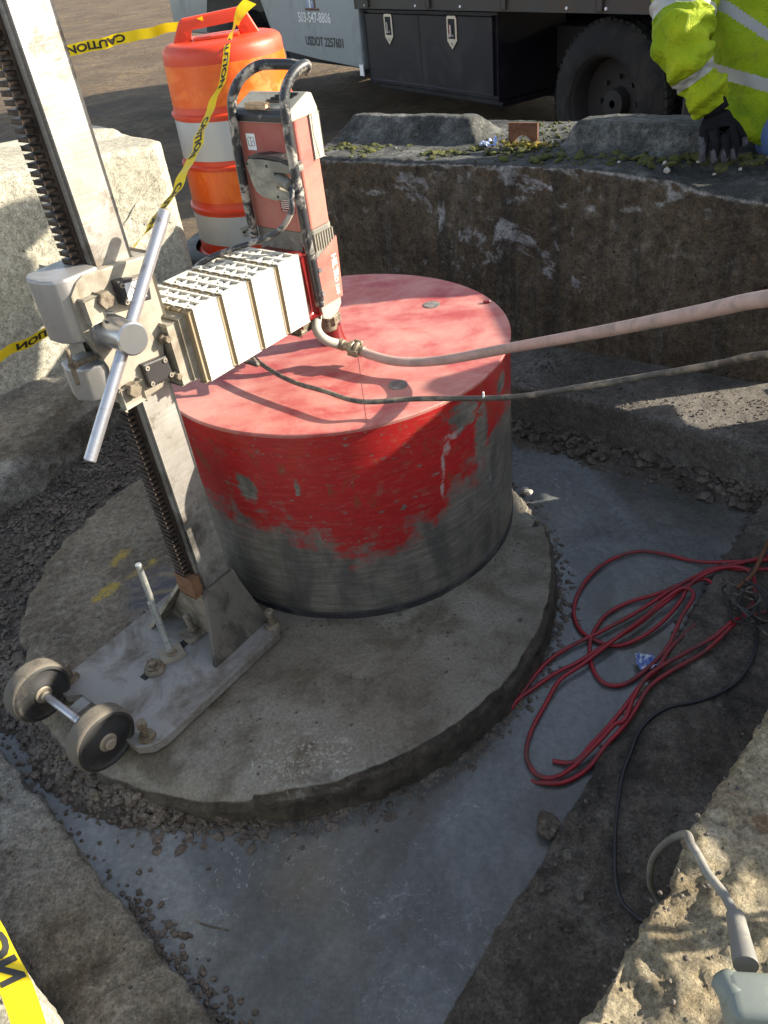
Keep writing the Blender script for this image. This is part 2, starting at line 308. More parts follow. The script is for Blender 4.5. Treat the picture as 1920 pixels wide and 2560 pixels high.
M['rubber'] = plain('black_rubber', (.025, .025, .027), .55, 0, (.09, .085, .078), 10, (.5, .66), .3)
M['hose'] = plain('chalky_pink_hose', (.40, .27, .23), .6, 0, (.24, .19, .155), 17, (.48, .66), .15)
M['brass'] = plain('dirty_brass_fitting', (.33, .28, .19), .45, .6, (.17, .14, .10), 50)
M['cable'] = plain('dusty_black_cable', (.05, .045, .038), .55, 0, (.22, .18, .13), 18, (.48, .62), .2)
M['redcord'] = plain('dirty_red_cord', (.27, .012, .020), .45, 0, (.10, .04, .038), 9, (.48, .64), .15)
M['blackcord'] = plain('thin_black_cord', (.02, .02, .024), .5, 0, (.15, .14, .13), 18, (.62, .72), .15)
M['greycord'] = plain('grey_rubber_cord', (.15, .145, .13), .6, 0, (.27, .25, .2), 12, (.5, .65), .15)
M['greytool'] = plain('dusty_grey_tool_shell', (.15, .17, .15), .55, 0, (.23, .23, .19), 9, (.5, .66), .12)
M['silverpaint'] = plain('grey_silver_truck_paint', (.23, .26, .27), .38, .1, (.13, .14, .13), 2.2, (.5, .75), .05)
M['darkpaint'] = plain('black_toolbox_paint', (.010, .010, .016), .38, 0, (.028, .024, .024), 3.5, (.5, .7), .06, spec=.3)
M['bedsteel'] = plain('dark_bed_steel', (.045, .038, .032), .6, .2, (.09, .065, .045), 5, (.5, .68), .2)
M['under'] = plain('dark_underbody', (.015, .014, .013), .8)
M['tyre'] = plain('dusty_truck_tyre', (.012, .013, .014), .8, 0, (.036, .034, .03), 7, (.42, .62), .4, .004, spec=.2)
M['latch'] = plain('silver_latch', (.62, .58, .5), .35, .7)
M['hiviz'] = None
def hiviz():
    g = NT('lime_yellow_fabric'); a = g.noise(5, 6, .6, .6)
    col = g.ramp(a, [(.3, (.13, .25, .003)), (.5, (.29, .385, .004)), (.7, (.40, .45, .005))])
    w = g.noise(9, 7, .62, 2.2); col = g.mix(g.ramp(g.noise(14, 7, .7, .5, g.mapc(loc=(2, 5, 5))), [(.56, 0), (.7, .5)]), col, (.13, .15, .03)); return g.fin(col, .75, 0, g.bump(w, .9, .03), .3)
M['hiviz'] = hiviz()
M['reflect'] = plain('silver_reflective_stripe', (.33, .33, .31), .45, .1, (.34, .34, .30), 12, (.5, .65), .3)
M['glove'] = plain('black_knit_glove', (.009, .009, .010), .85, 0, (.015, .015, .018), 30, bump=.6, spec=.12)
M['glovetip'] = plain('grey_dipped_fingertip', (.07, .07, .078), .8, 0, (.03, .03, .035), 40)
M['jeans'] = plain('blue_denim', (.06, .11, .26), .85, 0, (.12, .17, .32), 14, bump=.4)
M['skin'] = plain('skin', (.42, .24, .17), .5)
M['hat'] = plain('white_hard_hat', (.7, .7, .68), .35)
M['boot'] = plain('brown_leather_boot', (.10, .06, .035), .6)
M['rust'] = plain('rusty_steel', (.17, .075, .038), .8, .2, (.09, .04, .025), 30, bump=.4)
M['film'] = plain('crumpled_blue_white_film', (.42, .48, .66), .3, 0, (.14, .2, .5), 30, (.5, .6))
M['filmb'] = plain('printed_blue_film', (.10, .16, .42), .3, 0, (.55, .58, .62), 60, (.5, .55))
def tape_mat():
    g = NT('yellow_caution_film'); c = g.mix(g.noise(6, 4, .5), (.70, .50, .008), (.78, .62, .02))
    tr = g.n('ShaderNodeBsdfTranslucent'); g.l(c, tr.inputs[0]); mx = g.n('ShaderNodeMixShader'); mx.inputs[0].default_value = .3
    m = g.fin(c, .3, 0, g.bump(g.noise(25, 4, .5), .3, .01), .5); g.l(g.b.outputs[0], mx.inputs[1]); g.l(tr.outputs[0], mx.inputs[2]); g.l(mx.outputs[0], g.out.inputs[0]); return m
M['tape'] = tape_mat()

# ------------------------------------------------------------------ object helpers
def link(name, me, parent=None, mats=None):
    o = bpy.data.objects.new(name, me); COL.objects.link(o)
    if mats:
        for m in mats: me.materials.append(m)
    if parent is not None: o.parent = parent
    return o
def obj(name, bm, mat, parent=None, smooth=False, origin=None, autos=None):
    """bm holds world coordinates; the mesh is moved into its parent's (or its own) frame"""
    mats = mat if isinstance(mat, (list, tuple)) else [mat]
    me = bpy.data.meshes.new(name)
    root = parent
    Mx = Matrix.Identity(4)
    if parent is not None:
        Mx = Matrix.Identity(4); p = parent
        while p is not None: Mx = Matrix.Translation(p.location) @ Mx if p.rotation_euler.z == 0 else Matrix.Translation(p.location) @ p.rotation_euler.to_matrix().to_4x4() @ Mx; p = p.parent
        bm.transform(Mx.inverted())
    elif origin is not None: bm.transform(Matrix.Translation(-V(origin)))
    bmesh.ops.recalc_face_normals(bm, faces=bm.faces)
    bm.to_mesh(me); bm.free()
    for m in mats: me.materials.append(m)
    if smooth:
        me.polygons.foreach_set('use_smooth', [True] * len(me.polygons))
        if autos is not None:
            me.set_sharp_from_angle(angle=rad(autos))
    o = bpy.data.objects.new(name, me); COL.objects.link(o)
    if parent is not None: o.parent = parent
    elif origin is not None: o.location = origin
    return o
def tag(o, label, cat, group=None):
    o['label'] = label; o['category'] = cat
    group = group or {'ledge': 'concrete ledges around the water', 'concrete block': 'concrete blocks round the pit', 'stone': 'loose stones by the pit', 'caution tape': 'strips of yellow caution tape', 'timber': 'timbers under the plywood panel', 'litter': 'scraps of plastic film'}.get(cat)
    if group: o['group'] = group
    return o
def empty(name, loc, label, cat, group=None):
    o = bpy.data.objects.new(name, None); COL.objects.link(o); o.location = loc; o.empty_display_size = .1
    return tag(o, label, cat, group)
def struct(o, kind='structure'): o['kind'] = kind; return o

NB = bmesh.new
def addbox(bm, c, ax, sz, bev=0.0, seg=1, mi=0):
    """box centred c, axes ax (3 unit vectors), full sizes sz"""
    t = bmesh.new(); bmesh.ops.create_cube(t, size=1.0)
    for v in t.verts: v.co = V(c) + ax[0] * (v.co.x * sz[0]) + ax[1] * (v.co.y * sz[1]) + ax[2] * (v.co.z * sz[2])
    if bev > 0: bmesh.ops.bevel(t, geom=t.edges[:], offset=bev, segments=seg, profile=.6, affect='EDGES', clamp_overlap=True)
    for f in t.faces: f.material_index = mi
    merge(bm, t)
def merge(bm, t):
    me = bpy.data.meshes.new('tmp'); bmesh.ops.recalc_face_normals(t, faces=t.faces); t.to_mesh(me); t.free(); bm.from_mesh(me); bpy.data.meshes.remove(me)
def basis(d):
    d = V(d).normalized(); u = d.cross(V((0, 0, 1)))
    if u.length < 1e-3: u = V((1, 0, 0))
    u.normalize(); return u, d.cross(u).normalized(), d
def addcyl(bm, p, q, r, r2=None, n=24, bev=0.0, mi=0, hexa=False):
    p, q = V(p), V(q); u, w, d = basis(q - p); r2 = r if r2 is None else r2
    if hexa: n = 6
    t = bmesh.new(); rings = []
    L = (q - p).length
    prof = [(0, r), (L, r2)] if bev <= 0 else [(0, r - bev), (bev, r), (L - bev, r2), (L, r2 - bev)]
    for h, rr in prof: rings.append([t.verts.new(p + d * h + u * (rr * math.cos(2 * math.pi * i / n)) + w * (rr * math.sin(2 * math.pi * i / n))) for i in range(n)])
    for a, b in zip(rings[:-1], rings[1:]):
        for i in range(n): t.faces.new((a[i], a[(i + 1) % n], b[(i + 1) % n], b[i]))
    t.faces.new(rings[0][::-1]); t.faces.new(rings[-1])
    for f in t.faces: f.material_index = mi
    merge(bm, t)
def lathe(bm, p, d, prof, n=48, mi=0, cap=True, mfun=None):
    """prof: list of (height along d, radius)"""
    p = V(p); u, w, d = basis(d); t = bmesh.new(); rings = []
    for h, rr in prof: rings.append([t.verts.new(p + d * h + u * (rr * math.cos(2 * math.pi * i / n)) + w * (rr * math.sin(2 * math.pi * i / n))) for i in range(n)])
    for k, (a, b) in enumerate(zip(rings[:-1], rings[1:])):
        for i in range(n):
            f = t.faces.new((a[i], a[(i + 1) % n], b[(i + 1) % n], b[i])); f.material_index = mfun(k) if mfun else mi
    if cap:
        f = t.faces.new(rings[0][::-1]); f.material_index = mfun(0) if mfun else mi
        f = t.faces.new(rings[-1]); f.material_index = mfun(len(prof) - 2) if mfun else mi
    merge(bm, t)
def spline(pts, n=12, closed=False):
    P = [np.array(p, float) for p in pts]; out = []
    for i in range(len(P) - 1):
        p0 = P[max(i - 1, 0)]; p1 = P[i]; p2 = P[i + 1]; p3 = P[min(i + 2, len(P) - 1)]
        for k in range(n):
            t = k / n; out.append(.5 * ((2 * p1) + (-p0 + p2) * t + (2 * p0 - 5 * p1 + 4 * p2 - p3) * t * t + (-p0 + 3 * p1 - 3 * p2 + p3) * t ** 3))
    out.append(P[-1]); return [V(o[:3]) for o in out] if len(P[0]) == 3 else out
def addtube(bm, pts, r, n=12, mi=0, smooth=10, cap=True):
    P = spline(pts, smooth) if smooth > 1 else [V(p) for p in pts]
    rr = r if callable(r) else (lambda t: r)
    t = bmesh.new(); rings = []; up = None
    for i, p in enumerate(P):
        d = (P[min(i + 1, len(P) - 1)] - P[max(i - 1, 0)]).normalized()
        if up is None: up = basis(d)[0]
        up = (up - d * up.dot(d)).normalized(); w = d.cross(up); R_ = rr(i / (len(P) - 1))
        rings.append([t.verts.new(p + up * (R_ * math.cos(2 * math.pi * k / n)) + w * (R_ * math.sin(2 * math.pi * k / n))) for k in range(n)])
    for a, b in zip(rings[:-1], rings[1:]):
        for i in range(n): t.faces.new((a[i], a[(i + 1) % n], b[(i + 1) % n], b[i]))
    if cap: t.faces.new(rings[0][::-1]); t.faces.new(rings[-1])
    for f in t.faces: f.material_index = mi
    merge(bm, t)
def addprism(bm, poly, o, ax, z0, z1, bev=0.0, seg=1, mi=0):
    """poly in (ax0, ax1) coordinates from o, extruded along ax2 from z0 to z1"""
    t = bmesh.new(); o = V(o)
    a = [t.verts.new(o + ax[0] * x + ax[1] * y + ax[2] * z0) for x, y in poly]; b = [t.verts.new(o + ax[0] * x + ax[1] * y + ax[2] * z1) for x, y in poly]
    n = len(poly); t.faces.new(a[::-1]); t.faces.new(b)
    for i in range(n): t.faces.new((a[i], a[(i + 1) % n], b[(i + 1) % n], b[i]))
    if bev > 0: bmesh.ops.bevel(t, geom=t.edges[:], offset=bev, segments=seg, profile=.6, affect='EDGES', clamp_overlap=True)
    for f in t.faces: f.material_index = mi
    merge(bm, t)
XYZ = (V((1, 0, 0)), V((0, 1, 0)), V((0, 0, 1)))
def remesh(bm, voxel):
    me = bpy.data.meshes.new('rm'); bmesh.ops.recalc_face_normals(bm, faces=bm.faces); bm.to_mesh(me); bm.free(); o = bpy.data.objects.new('rm', me); COL.objects.link(o)
    md = o.modifiers.new('r', 'REMESH'); md.mode = 'VOXEL'; md.voxel_size = voxel; md.adaptivity = 0
    dg = bpy.context.evaluated_depsgraph_get(); ev = o.evaluated_get(dg); m2 = bpy.data.meshes.new_from_object(ev)
    bpy.data.objects.remove(o); bpy.data.meshes.remove(me)
    out = bmesh.new(); out.from_mesh(m2); bpy.data.meshes.remove(m2); return out
def fbm(p, s, o=4, seed=0): return noise.fractal(V((p.x * s + seed, p.y * s - seed, p.z * s + seed * .5)), 1.0, 2.1, o)
def roughen(bm, amps, seed=0, fn=None, smooth_it=0):
    bm.normal_update()
    if smooth_it:
        for _ in range(smooth_it): bmesh.ops.smooth_vert(bm, verts=bm.verts, factor=.5, use_axis_x=True, use_axis_y=True, use_axis_z=True)
        bm.normal_update()
    N = [v.normal.copy() for v in bm.verts]; P = [v.co.copy() for v in bm.verts]
    for v, n, p in zip(bm.verts, N, P):
        d = 0.0
        for (sc, a, o) in amps: d += a * fbm(p, sc, o, seed)
        if fn: d += fn(p, n)
        v.co = p + n * d
    bm.normal_update()
def addhull(bm, pts):
    t = bmesh.new(); [t.verts.new(p) for p in pts]; r = bmesh.ops.convex_hull(t, input=t.verts[:]); bmesh.ops.delete(t, geom=[g for g in r['geom_interior'] if isinstance(g, bmesh.types.BMVert)], context='VERTS'); merge(bm, t)
def block(name, prisms, mat, voxel, amps, label=None, cat=None, group=None, bev=.02, seed=0, fn=None, smooth_it=1, origin=None, seg=2, tilt=None):
    bm = NB()
    for poly, z0, z1, *rest in prisms:
        if z0 == 'hull': addhull(bm, poly); continue
        b2 = rest[0] if rest else bev
        addprism(bm, poly, (0, 0, 0), XYZ, z0, z1, b2, seg)
    bm = remesh(bm, voxel)
    if tilt: tilt(bm)
    roughen(bm, amps, seed, fn, smooth_it)
    if origin is None:
        xs = [v.co.x for v in bm.verts]; ys = [v.co.y for v in bm.verts]; origin = (sum(xs) / len(xs), sum(ys) / len(ys), min(v.co.z for v in bm.verts))
    o = obj(name, bm, mat, None, True, origin)
    if label: tag(o, label, cat, group)
    return o
def textmesh(s, size=1.0, off=0.0, spacing=1.0):
    cu = bpy.data.curves.new('t', 'FONT'); cu.body = s; cu.size = size; cu.offset = off; cu.space_character = spacing; cu.resolution_u = 3
    o = bpy.data.objects.new('t', cu); COL.objects.link(o); dg = bpy.context.evaluated_depsgraph_get(); dg.update()
    me = bpy.data.meshes.new_from_object(o.evaluated_get(dg)); bpy.data.objects.remove(o); bpy.data.curves.remove(cu)
    bm = bmesh.new(); bm.from_mesh(me); bpy.data.meshes.remove(me); return bm
def addtext(bm, s, c, ax, ay, size, off=0.0, mi=0, sx=1.0, thick=None):
    t = textmesh(s, size, off); xs = [v.co.x for v in t.verts]; ys = [v.co.y for v in t.verts]; cx = (min(xs) + max(xs)) / 2; cy = (min(ys) + max(ys)) / 2
    c = V(c)
    for v in t.verts: v.co = c + ax * ((v.co.x - cx) * sx) + ay * (v.co.y - cy)
    for f in t.faces: f.material_index = mi
    me = bpy.data.meshes.new('tmp'); t.to_mesh(me); t.free(); bm.from_mesh(me); bpy.data.meshes.remove(me)

# ------------------------------------------------------------------ rig frame: a along the arm, n outwards to the sun side, z up
A0 = rad(48.5); E1 = V((math.cos(A0), math.sin(A0), 0)); EN = V((math.sin(A0), -math.cos(A0), 0)); EZ = V((0, 0, 1))
RA = (E1, EN, EZ)
def rp(a, n, z): return E1 * a + EN * n + EZ * z
def rbox(bm, a0, a1, n0, n1, z0, z1, bev=0.0, seg=1, mi=0): addbox(bm, rp((a0 + a1) / 2, (n0 + n1) / 2, (z0 + z1) / 2), RA, (a1 - a0, n1 - n0, z1 - z0), bev, seg, mi)
def hexbolt(bm, p, d, r, h, washer=None, mi=0):
    p = V(p); d = V(d).normalized()
    if washer: addcyl(bm, p, p + d * .004, washer, n=20, bev=.001, mi=mi); p = p + d * .0035
    addcyl(bm, p, p + d * h, r, n=6, bev=.0015, mi=mi)

# ================================================================== SETTING
def terrain_h(x, y):
    r = math.hypot(x - .0, y + .3)
    h = -.10 + .27 * math.exp(-((x + .5) ** 2 + (y - 2.15) ** 2) / 1.6)
    h += .05 * noise.fractal(V((x * .7, y * .7, 3)), 1, 2, 4) * min(1, r / 4) + .012 * noise.fractal(V((x * 5, y * 5, 1)), 1, 2, 3)
    k = max(0, min(1, (2.1 - max(abs((x - .0) * .9), abs((y + .2) * 1.0))) / .5)) if y < 1.8 else 0
    if math.hypot(x + .05, y + .2) < 1.75: k = 1
    return h * (1 - k) + (-.34) * k
def build_ground():
    t = np.linspace(-1, 1, 261); g = np.sinh(t * 4.6) / np.sinh(4.6)
    X = g * 160; Y = g * 160 + 2.0
    bm = NB(); vs = [[bm.verts.new((x, y, terrain_h(x, y) if abs(x) < 30 and abs(y) < 30 else -.1)) for x in X] for y in Y]
    for j in range(260):
        for i in range(260): bm.faces.new((vs[j][i], vs[j][i + 1], vs[j + 1][i + 1], vs[j + 1][i]))
    struct(obj('ground', bm, M['ground'], None, True, (0, 0, 0)))
build_ground()

SLC = V((-.226, -.190, 0)); SLR = .741
def floor_h(x, y):
    h = -.135
    rs = math.hypot(x - SLC.x, y - SLC.y)
    # gravel bank on the left of the slab
    ky = max(0, min(1, (y + .70 + .06 * noise.noise(V((x * 6, 0, 0)))) / .22)); kx = max(0, min(1, (-.50 - x) / .22)) if y < .3 else max(0, min(1, (.1 - x) / .3))
    h = max(h, -.15 + kx * ky * .118)
    # rubble foot of the back ledge: line from (.57,.50) direction (.733,-.68)
    d = (x - .57) * .68 + (y - .50) * .733
    h = max(h, -.075 + .35 * (d + .03)) if d > -.14 else h
    # broken skirt at the near left of the slab
    an = math.degrees(math.atan2(y - SLC.y, x - SLC.x))
    if -165 < an < -70: h = max(h, -.045 - max(0, rs - SLR) * .62 * (1.15 + .35 * noise.noise(V((an * .08, 0, 0)))) - .055 * max(0, min(1, (an + 125) / 45)))
    if rs < SLR - .02: h = -.15
    h += .012 * noise.fractal(V((x * 9, y * 9, 5)), 1, 2, 4) + .006 * noise.fractal(V((x * 40, y * 40, 5)), 1, 2, 3)
    return h
def build_floor():
    n = 240; X = np.linspace(-1.75, 1.75, n); Y = np.linspace(-1.75, 1.45, n)
    bm = NB(); vs = [[bm.verts.new((x, y, floor_h(x, y))) for x in X] for y in Y]
    for j in range(n - 1):
        for i in range(n - 1): bm.faces.new((vs[j][i], vs[j][i + 1], vs[j + 1][i + 1], vs[j + 1][i]))
    struct(obj('pit_floor', bm, M['mud'], None, True, (0, 0, 0)))
build_floor()
bm = NB(); bm.faces.new([bm.verts.new(p) for p in ((-1.6, -1.6, -.095), (1.5, -1.6, -.095), (1.5, 1.3, -.095), (-1.6, 1.3, -.095))])
struct(obj('water', bm, M['water'], None, False, (0, 0, 0)))

# stones
def stone_variants(k, sub=1, flat=.65):
    out = []
    for i in range(k):
        b = bmesh.new(); bmesh.ops.create_icosphere(b, subdivisions=sub, radius=1)
        for v in b.verts: v.co *= 1 + .38 * noise.noise(v.co * 1.3 + V((i * 7.1, 0, 0))) ; v.co.z *= flat
        out.append((np.array([v.co[:] for v in b.verts]), [[v.index for v in f.verts] for f in b.faces])); b.free()
    return out
SV = stone_variants(8, 1)
def scatter(name, pts, mat, kind='stuff', variants=SV, tiltamt=1.0, origin=(0, 0, 0)):
    """pts: (x,y,z,r)"""
    vv = []; ff = []; off = 0
    for (x, y, z, r) in pts:
        va, fa = variants[random.randrange(len(variants))]
        R = np.array(Matrix.Rotation(random.random() * 6.28, 3, 'Z') @ Matrix.Rotation(random.uniform(-.6, .6) * tiltamt, 3, 'X'))
        sc = np.array([r * random.uniform(.75, 1.25), r * random.uniform(.75, 1.25), r * random.uniform(.7, 1.1)])
        vv.append((va * sc) @ R.T + np.array([x, y, z])); ff += [[q + off for q in f] for f in fa]; off += len(va)
    me = bpy.data.meshes.new(name); me.from_pydata([tuple(p) for p in np.vstack(vv)], [], ff); me.materials.append(mat)
    o = bpy.data.objects.new(name, me); COL.objects.link(o)
    if kind: o['kind'] = kind
    return o
def in_slab(x, y, m=0): return math.hypot(x - SLC.x, y - SLC.y) < SLR + m
def gravel_pts():
    P = []
    # left bank
    while len(P) < 11000:
        x = random.uniform(-1.4, -.35); y = random.uniform(-.7, 1.25)
        if in_slab(x, y, .0): continue
        if floor_h(x, y) < -.10: continue
        r = random.uniform(.003, .008) if random.random() < .9 else random.uniform(.008, .015)
        P.append((x, y, floor_h(x, y) + r * .35, r))
    k = 0
    while k < 1500:   # ledge foot
        t = random.uniform(-.2, 1.2); d = -abs(random.gauss(0, .055)) + .03
        x = .57 + .733 * t + .68 * d; y = .50 - .68 * t + .733 * d
        r = random.uniform(.003, .009) if random.random() < .85 else random.uniform(.009, .022)
        P.append((x, y, floor_h(x, y) + r * .3, r)); k += 1
    k = 0
    while k < 2600:   # broken skirt
        an = rad(random.uniform(-168, -52)); rr = SLR + abs(random.gauss(0, .038))
        if math.degrees(an) > -95: rr = SLR + abs(random.gauss(0, .03))
        x = SLC.x + rr * math.cos(an); y = SLC.y + rr * math.sin(an)
        r = random.uniform(.003, .009) if random.random() < .9 else random.uniform(.008, .016)
        P.append((x, y, max(floor_h(x, y), -.10) + r * .2, r)); k += 1
    k = 0
    while k < 700:   # right foot of the slab
        an = rad(random.uniform(-52, 40)); rr = SLR + abs(random.gauss(0, .028)) + .005
        x = SLC.x + rr * math.cos(an); y = SLC.y + rr * math.sin(an); r = random.uniform(.003, .010)
        P.append((x, y, -.098 + r * .2, r)); k += 1
    k = 0
    while k < 520:
        t = random.random(); lo = random.random()
        if lo < .75:
            t = .55 + .45 * t if random.random() < .7 else t; x = -1.1 + .95 * t; y = -.473 - 1.073 * t; q = abs(random.gauss(0, .022)); x += q * .75; y += q * .66
        else: x = .459 + .76 * t - abs(random.gauss(0, .012)); y = -.924 + .82 * t + abs(random.gauss(0, .012))
        r = random.uniform(.0025, .008); P.append((x, y, -.095 + r * .3, r)); k += 1
    return P
scatter('gravel', gravel_pts(), M['stone'])

# ledges of the pit (a ring footing around the hole)
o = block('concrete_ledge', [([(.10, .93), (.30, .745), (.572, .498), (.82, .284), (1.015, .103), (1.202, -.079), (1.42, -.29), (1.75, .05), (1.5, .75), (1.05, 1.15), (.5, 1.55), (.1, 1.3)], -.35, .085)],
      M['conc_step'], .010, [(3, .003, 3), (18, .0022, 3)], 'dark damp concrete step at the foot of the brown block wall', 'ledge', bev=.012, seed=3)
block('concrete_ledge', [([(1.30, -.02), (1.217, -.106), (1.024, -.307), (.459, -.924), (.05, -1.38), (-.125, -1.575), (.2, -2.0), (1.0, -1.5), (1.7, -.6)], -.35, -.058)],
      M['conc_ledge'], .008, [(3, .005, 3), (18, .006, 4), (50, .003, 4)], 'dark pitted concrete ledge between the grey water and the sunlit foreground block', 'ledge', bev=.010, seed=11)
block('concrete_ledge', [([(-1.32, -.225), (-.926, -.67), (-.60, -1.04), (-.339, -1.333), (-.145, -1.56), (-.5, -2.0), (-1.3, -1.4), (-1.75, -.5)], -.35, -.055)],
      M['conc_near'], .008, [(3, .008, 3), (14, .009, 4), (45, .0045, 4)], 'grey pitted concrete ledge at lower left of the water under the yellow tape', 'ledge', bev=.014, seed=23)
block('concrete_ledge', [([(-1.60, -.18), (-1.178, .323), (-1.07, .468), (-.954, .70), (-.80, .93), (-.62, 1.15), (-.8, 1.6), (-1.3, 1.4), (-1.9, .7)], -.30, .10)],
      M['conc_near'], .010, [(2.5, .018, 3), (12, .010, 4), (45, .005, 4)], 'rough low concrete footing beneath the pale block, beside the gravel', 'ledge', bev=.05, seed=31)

# round slab
def build_slab():
    bm = NB(); nth = 420; radii = list(np.linspace(.0, .66, 40)[1:]) + list(np.linspace(.665, SLR, 16)); rings = []
    yl = bm.verts.layers.float.new('yellow')
    c0 = bm.verts.new((SLC.x, SLC.y, 0))
    marks = [((-.745, -.095), (-.715, -.045), .016), ((-.755, -.235), (-.72, -.195), .022), ((-.685, -.165), (-.62, -.105), .010), ((-.60, .04), (-.56, .12), .010)]
    def yv(x, y):
        b = 0
        for (a, c, w) in marks:
            ax, ay = a; dx, dy = c[0] - ax, c[1] - ay; t = max(0, min(1, ((x - ax) * dx + (y - ay) * dy) / (dx * dx + dy * dy)))
            d = math.hypot(x - ax - t * dx, y - ay - t * dy) + .006 * noise.noise(V((x * 40, y * 40, 0)))
            b = max(b, max(0, min(1, (w - d) / .006)))
        return b
    def top(x, y, rr, an):
        h = .003 * noise.fractal(V((x * 4, y * 4, 0)), 1, 2, 3)
        rough = 1 if (x * 1.25 - y) < -.35 else .22
        h += .0035 * rough * noise.fractal(V((x * 28, y * 28, 0)), 1, 2, 4)
        e = SLR - rr; ad = math.degrees(an)
        if e < .09:
            ch = max(0, noise.fractal(V((x * 12, y * 12, 4)), 1, 2, 4)); h -= (1 - e / .09) ** 3 * .02 * ch
            if -165 < ad < -95: h -= (1 - e / .09) ** 2 * .028
        return h
    for rr in radii:
        ring = []
        for i in range(nth):
            an = 2 * math.pi * i / nth; an = an - 2 * math.pi if an > math.pi else an
            k = rr / SLR; w = .005 * noise.fractal(V((math.cos(an) * 14, math.sin(an) * 14, 2)), 1, 2, 5) * (k ** 8)
            ad = math.degrees(an)
            if 0 < ad < 24: w -= .02 * (k ** 20) * (1 + noise.noise(V((ad * .6, 0, 0))))
            R_ = rr + w; x = SLC.x + R_ * math.cos(an); y = SLC.y + R_ * math.sin(an)
            v = bm.verts.new((x, y, top(x, y, rr, an))); v[yl] = yv(x, y); ring.append(v)
        rings.append(ring)
    edge = rings[-1]
    for j, dz in enumerate((.006, .016, .03, .045, .06, .08, .11, .16, .3)):
        ring = []
        for i, v in enumerate(edge):
            an = 2 * math.pi * i / nth; q = V((math.cos(an), math.sin(an), 0)); p = V((v.co.x, v.co.y, 0))
            w = .004 + .008 * noise.fractal(V((p.x * 22, p.y * 22, dz * 40)), 1, 2, 5) + (.004 if j else 0) + dz * .12
            if j == 0: w = .003 * noise.noise(p * 30)
            ring.append(bm.verts.new(p + q * w + V((0, 0, v.co.z - dz))))
        rings.append(ring)
    for i in range(nth): bm.faces.new((c0, rings[0][i], rings[0][(i + 1) % nth]))
    for a, b in zip(rings[:-1], rings[1:]):
        for i in range(nth): bm.faces.new((a[i], b[i], b[(i + 1) % nth], a[(i + 1) % nth]))
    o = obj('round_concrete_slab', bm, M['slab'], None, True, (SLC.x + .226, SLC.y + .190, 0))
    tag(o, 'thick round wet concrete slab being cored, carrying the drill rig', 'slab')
build_slab()
# crumbs lying on the slab
P = []
for _ in range(420):
    an = random.uniform(-2.9, .9); rr = random.uniform(.05, .72); x = SLC.x + rr * math.cos(an); y = SLC.y + rr * math.sin(an)
    if math.hypot(x, y) < .47: continue
    P.append((x, y, .002, random.uniform(.0012, .0038) if random.random() < .93 else .006))
for _ in range(260):
    t = random.uniform(0, 1); x = .459 + (1.0 - .459) * t + random.uniform(-.02, .5); y = -.924 + .55 * t - random.uniform(.0, .45)
    if x - .459 < (y + .924) / 1.115 + .04: continue
    P.append((x, y, -.056, random.uniform(.0015, .0045)))
for _ in range(140):
    x = random.uniform(.18, .50); y = random.uniform(-1.32, -.95)
    if (x - .05) / .409 < (y + 1.38) / .456 + .05: continue
    P.append((x, y, -.056, random.uniform(.0015, .006)))
for _ in range(700):
    t = random.uniform(0, 1); x = -1.05 + .7 * t - random.uniform(.01, .35); y = -.53 - .79 * t - random.uniform(.01, .3)
    P.append((x, y, -.053, random.uniform(.0015, .004) if random.random() < .92 else .008))
for _ in range(900):
    t = random.uniform(0, 1.15); d = random.uniform(.01, .26); P.append((.572 + .725 * t + .68 * d, .498 - .665 * t + .733 * d, .087, random.uniform(.0015, .005)))
for _ in range(500):
    x = random.uniform(.2, 1.0); y = x - 1.80 + random.uniform(-.25, .03)
    P.append((x, y, .398, random.uniform(.0012, .004)))
scatter('stone_crumbs', P, M['stone'])
for (x, y, z, r, m, lb) in ((.318, -1.045, -.085, .028, 'stone', 'dark wet lump of rubble half sunk at the ledge edge'), (.332, -1.13, -.045, .011, 'conc_near', 'small olive brown pebble on the dark ledge above the pale chip'),
                           (.335, -1.205, -.05, .011, 'conc_near', 'small pale heart shaped stone chip on the dark ledge'), (.185, -1.245, -.09, .022, 'stone', 'brown rubble lump beside the ledge edge low in the water'),
                           (.52, .045, -.055, .019, 'stone_pale', 'pale broken concrete chunk at the right edge of the slab')):
    b = NB(); bmesh.ops.create_icosphere(b, subdivisions=4, radius=r)
    for v in b.verts: v.co = v.co * (1 + .75 * fbm(v.co, .55 / r, 4, x * 9)); v.co.z *= .5; v.co.x *= .8; v.co += V((x, y, z + r * .3))
    tag(obj('stone', b, M[m], None, True, (x, y, z)), lb, 'stone')

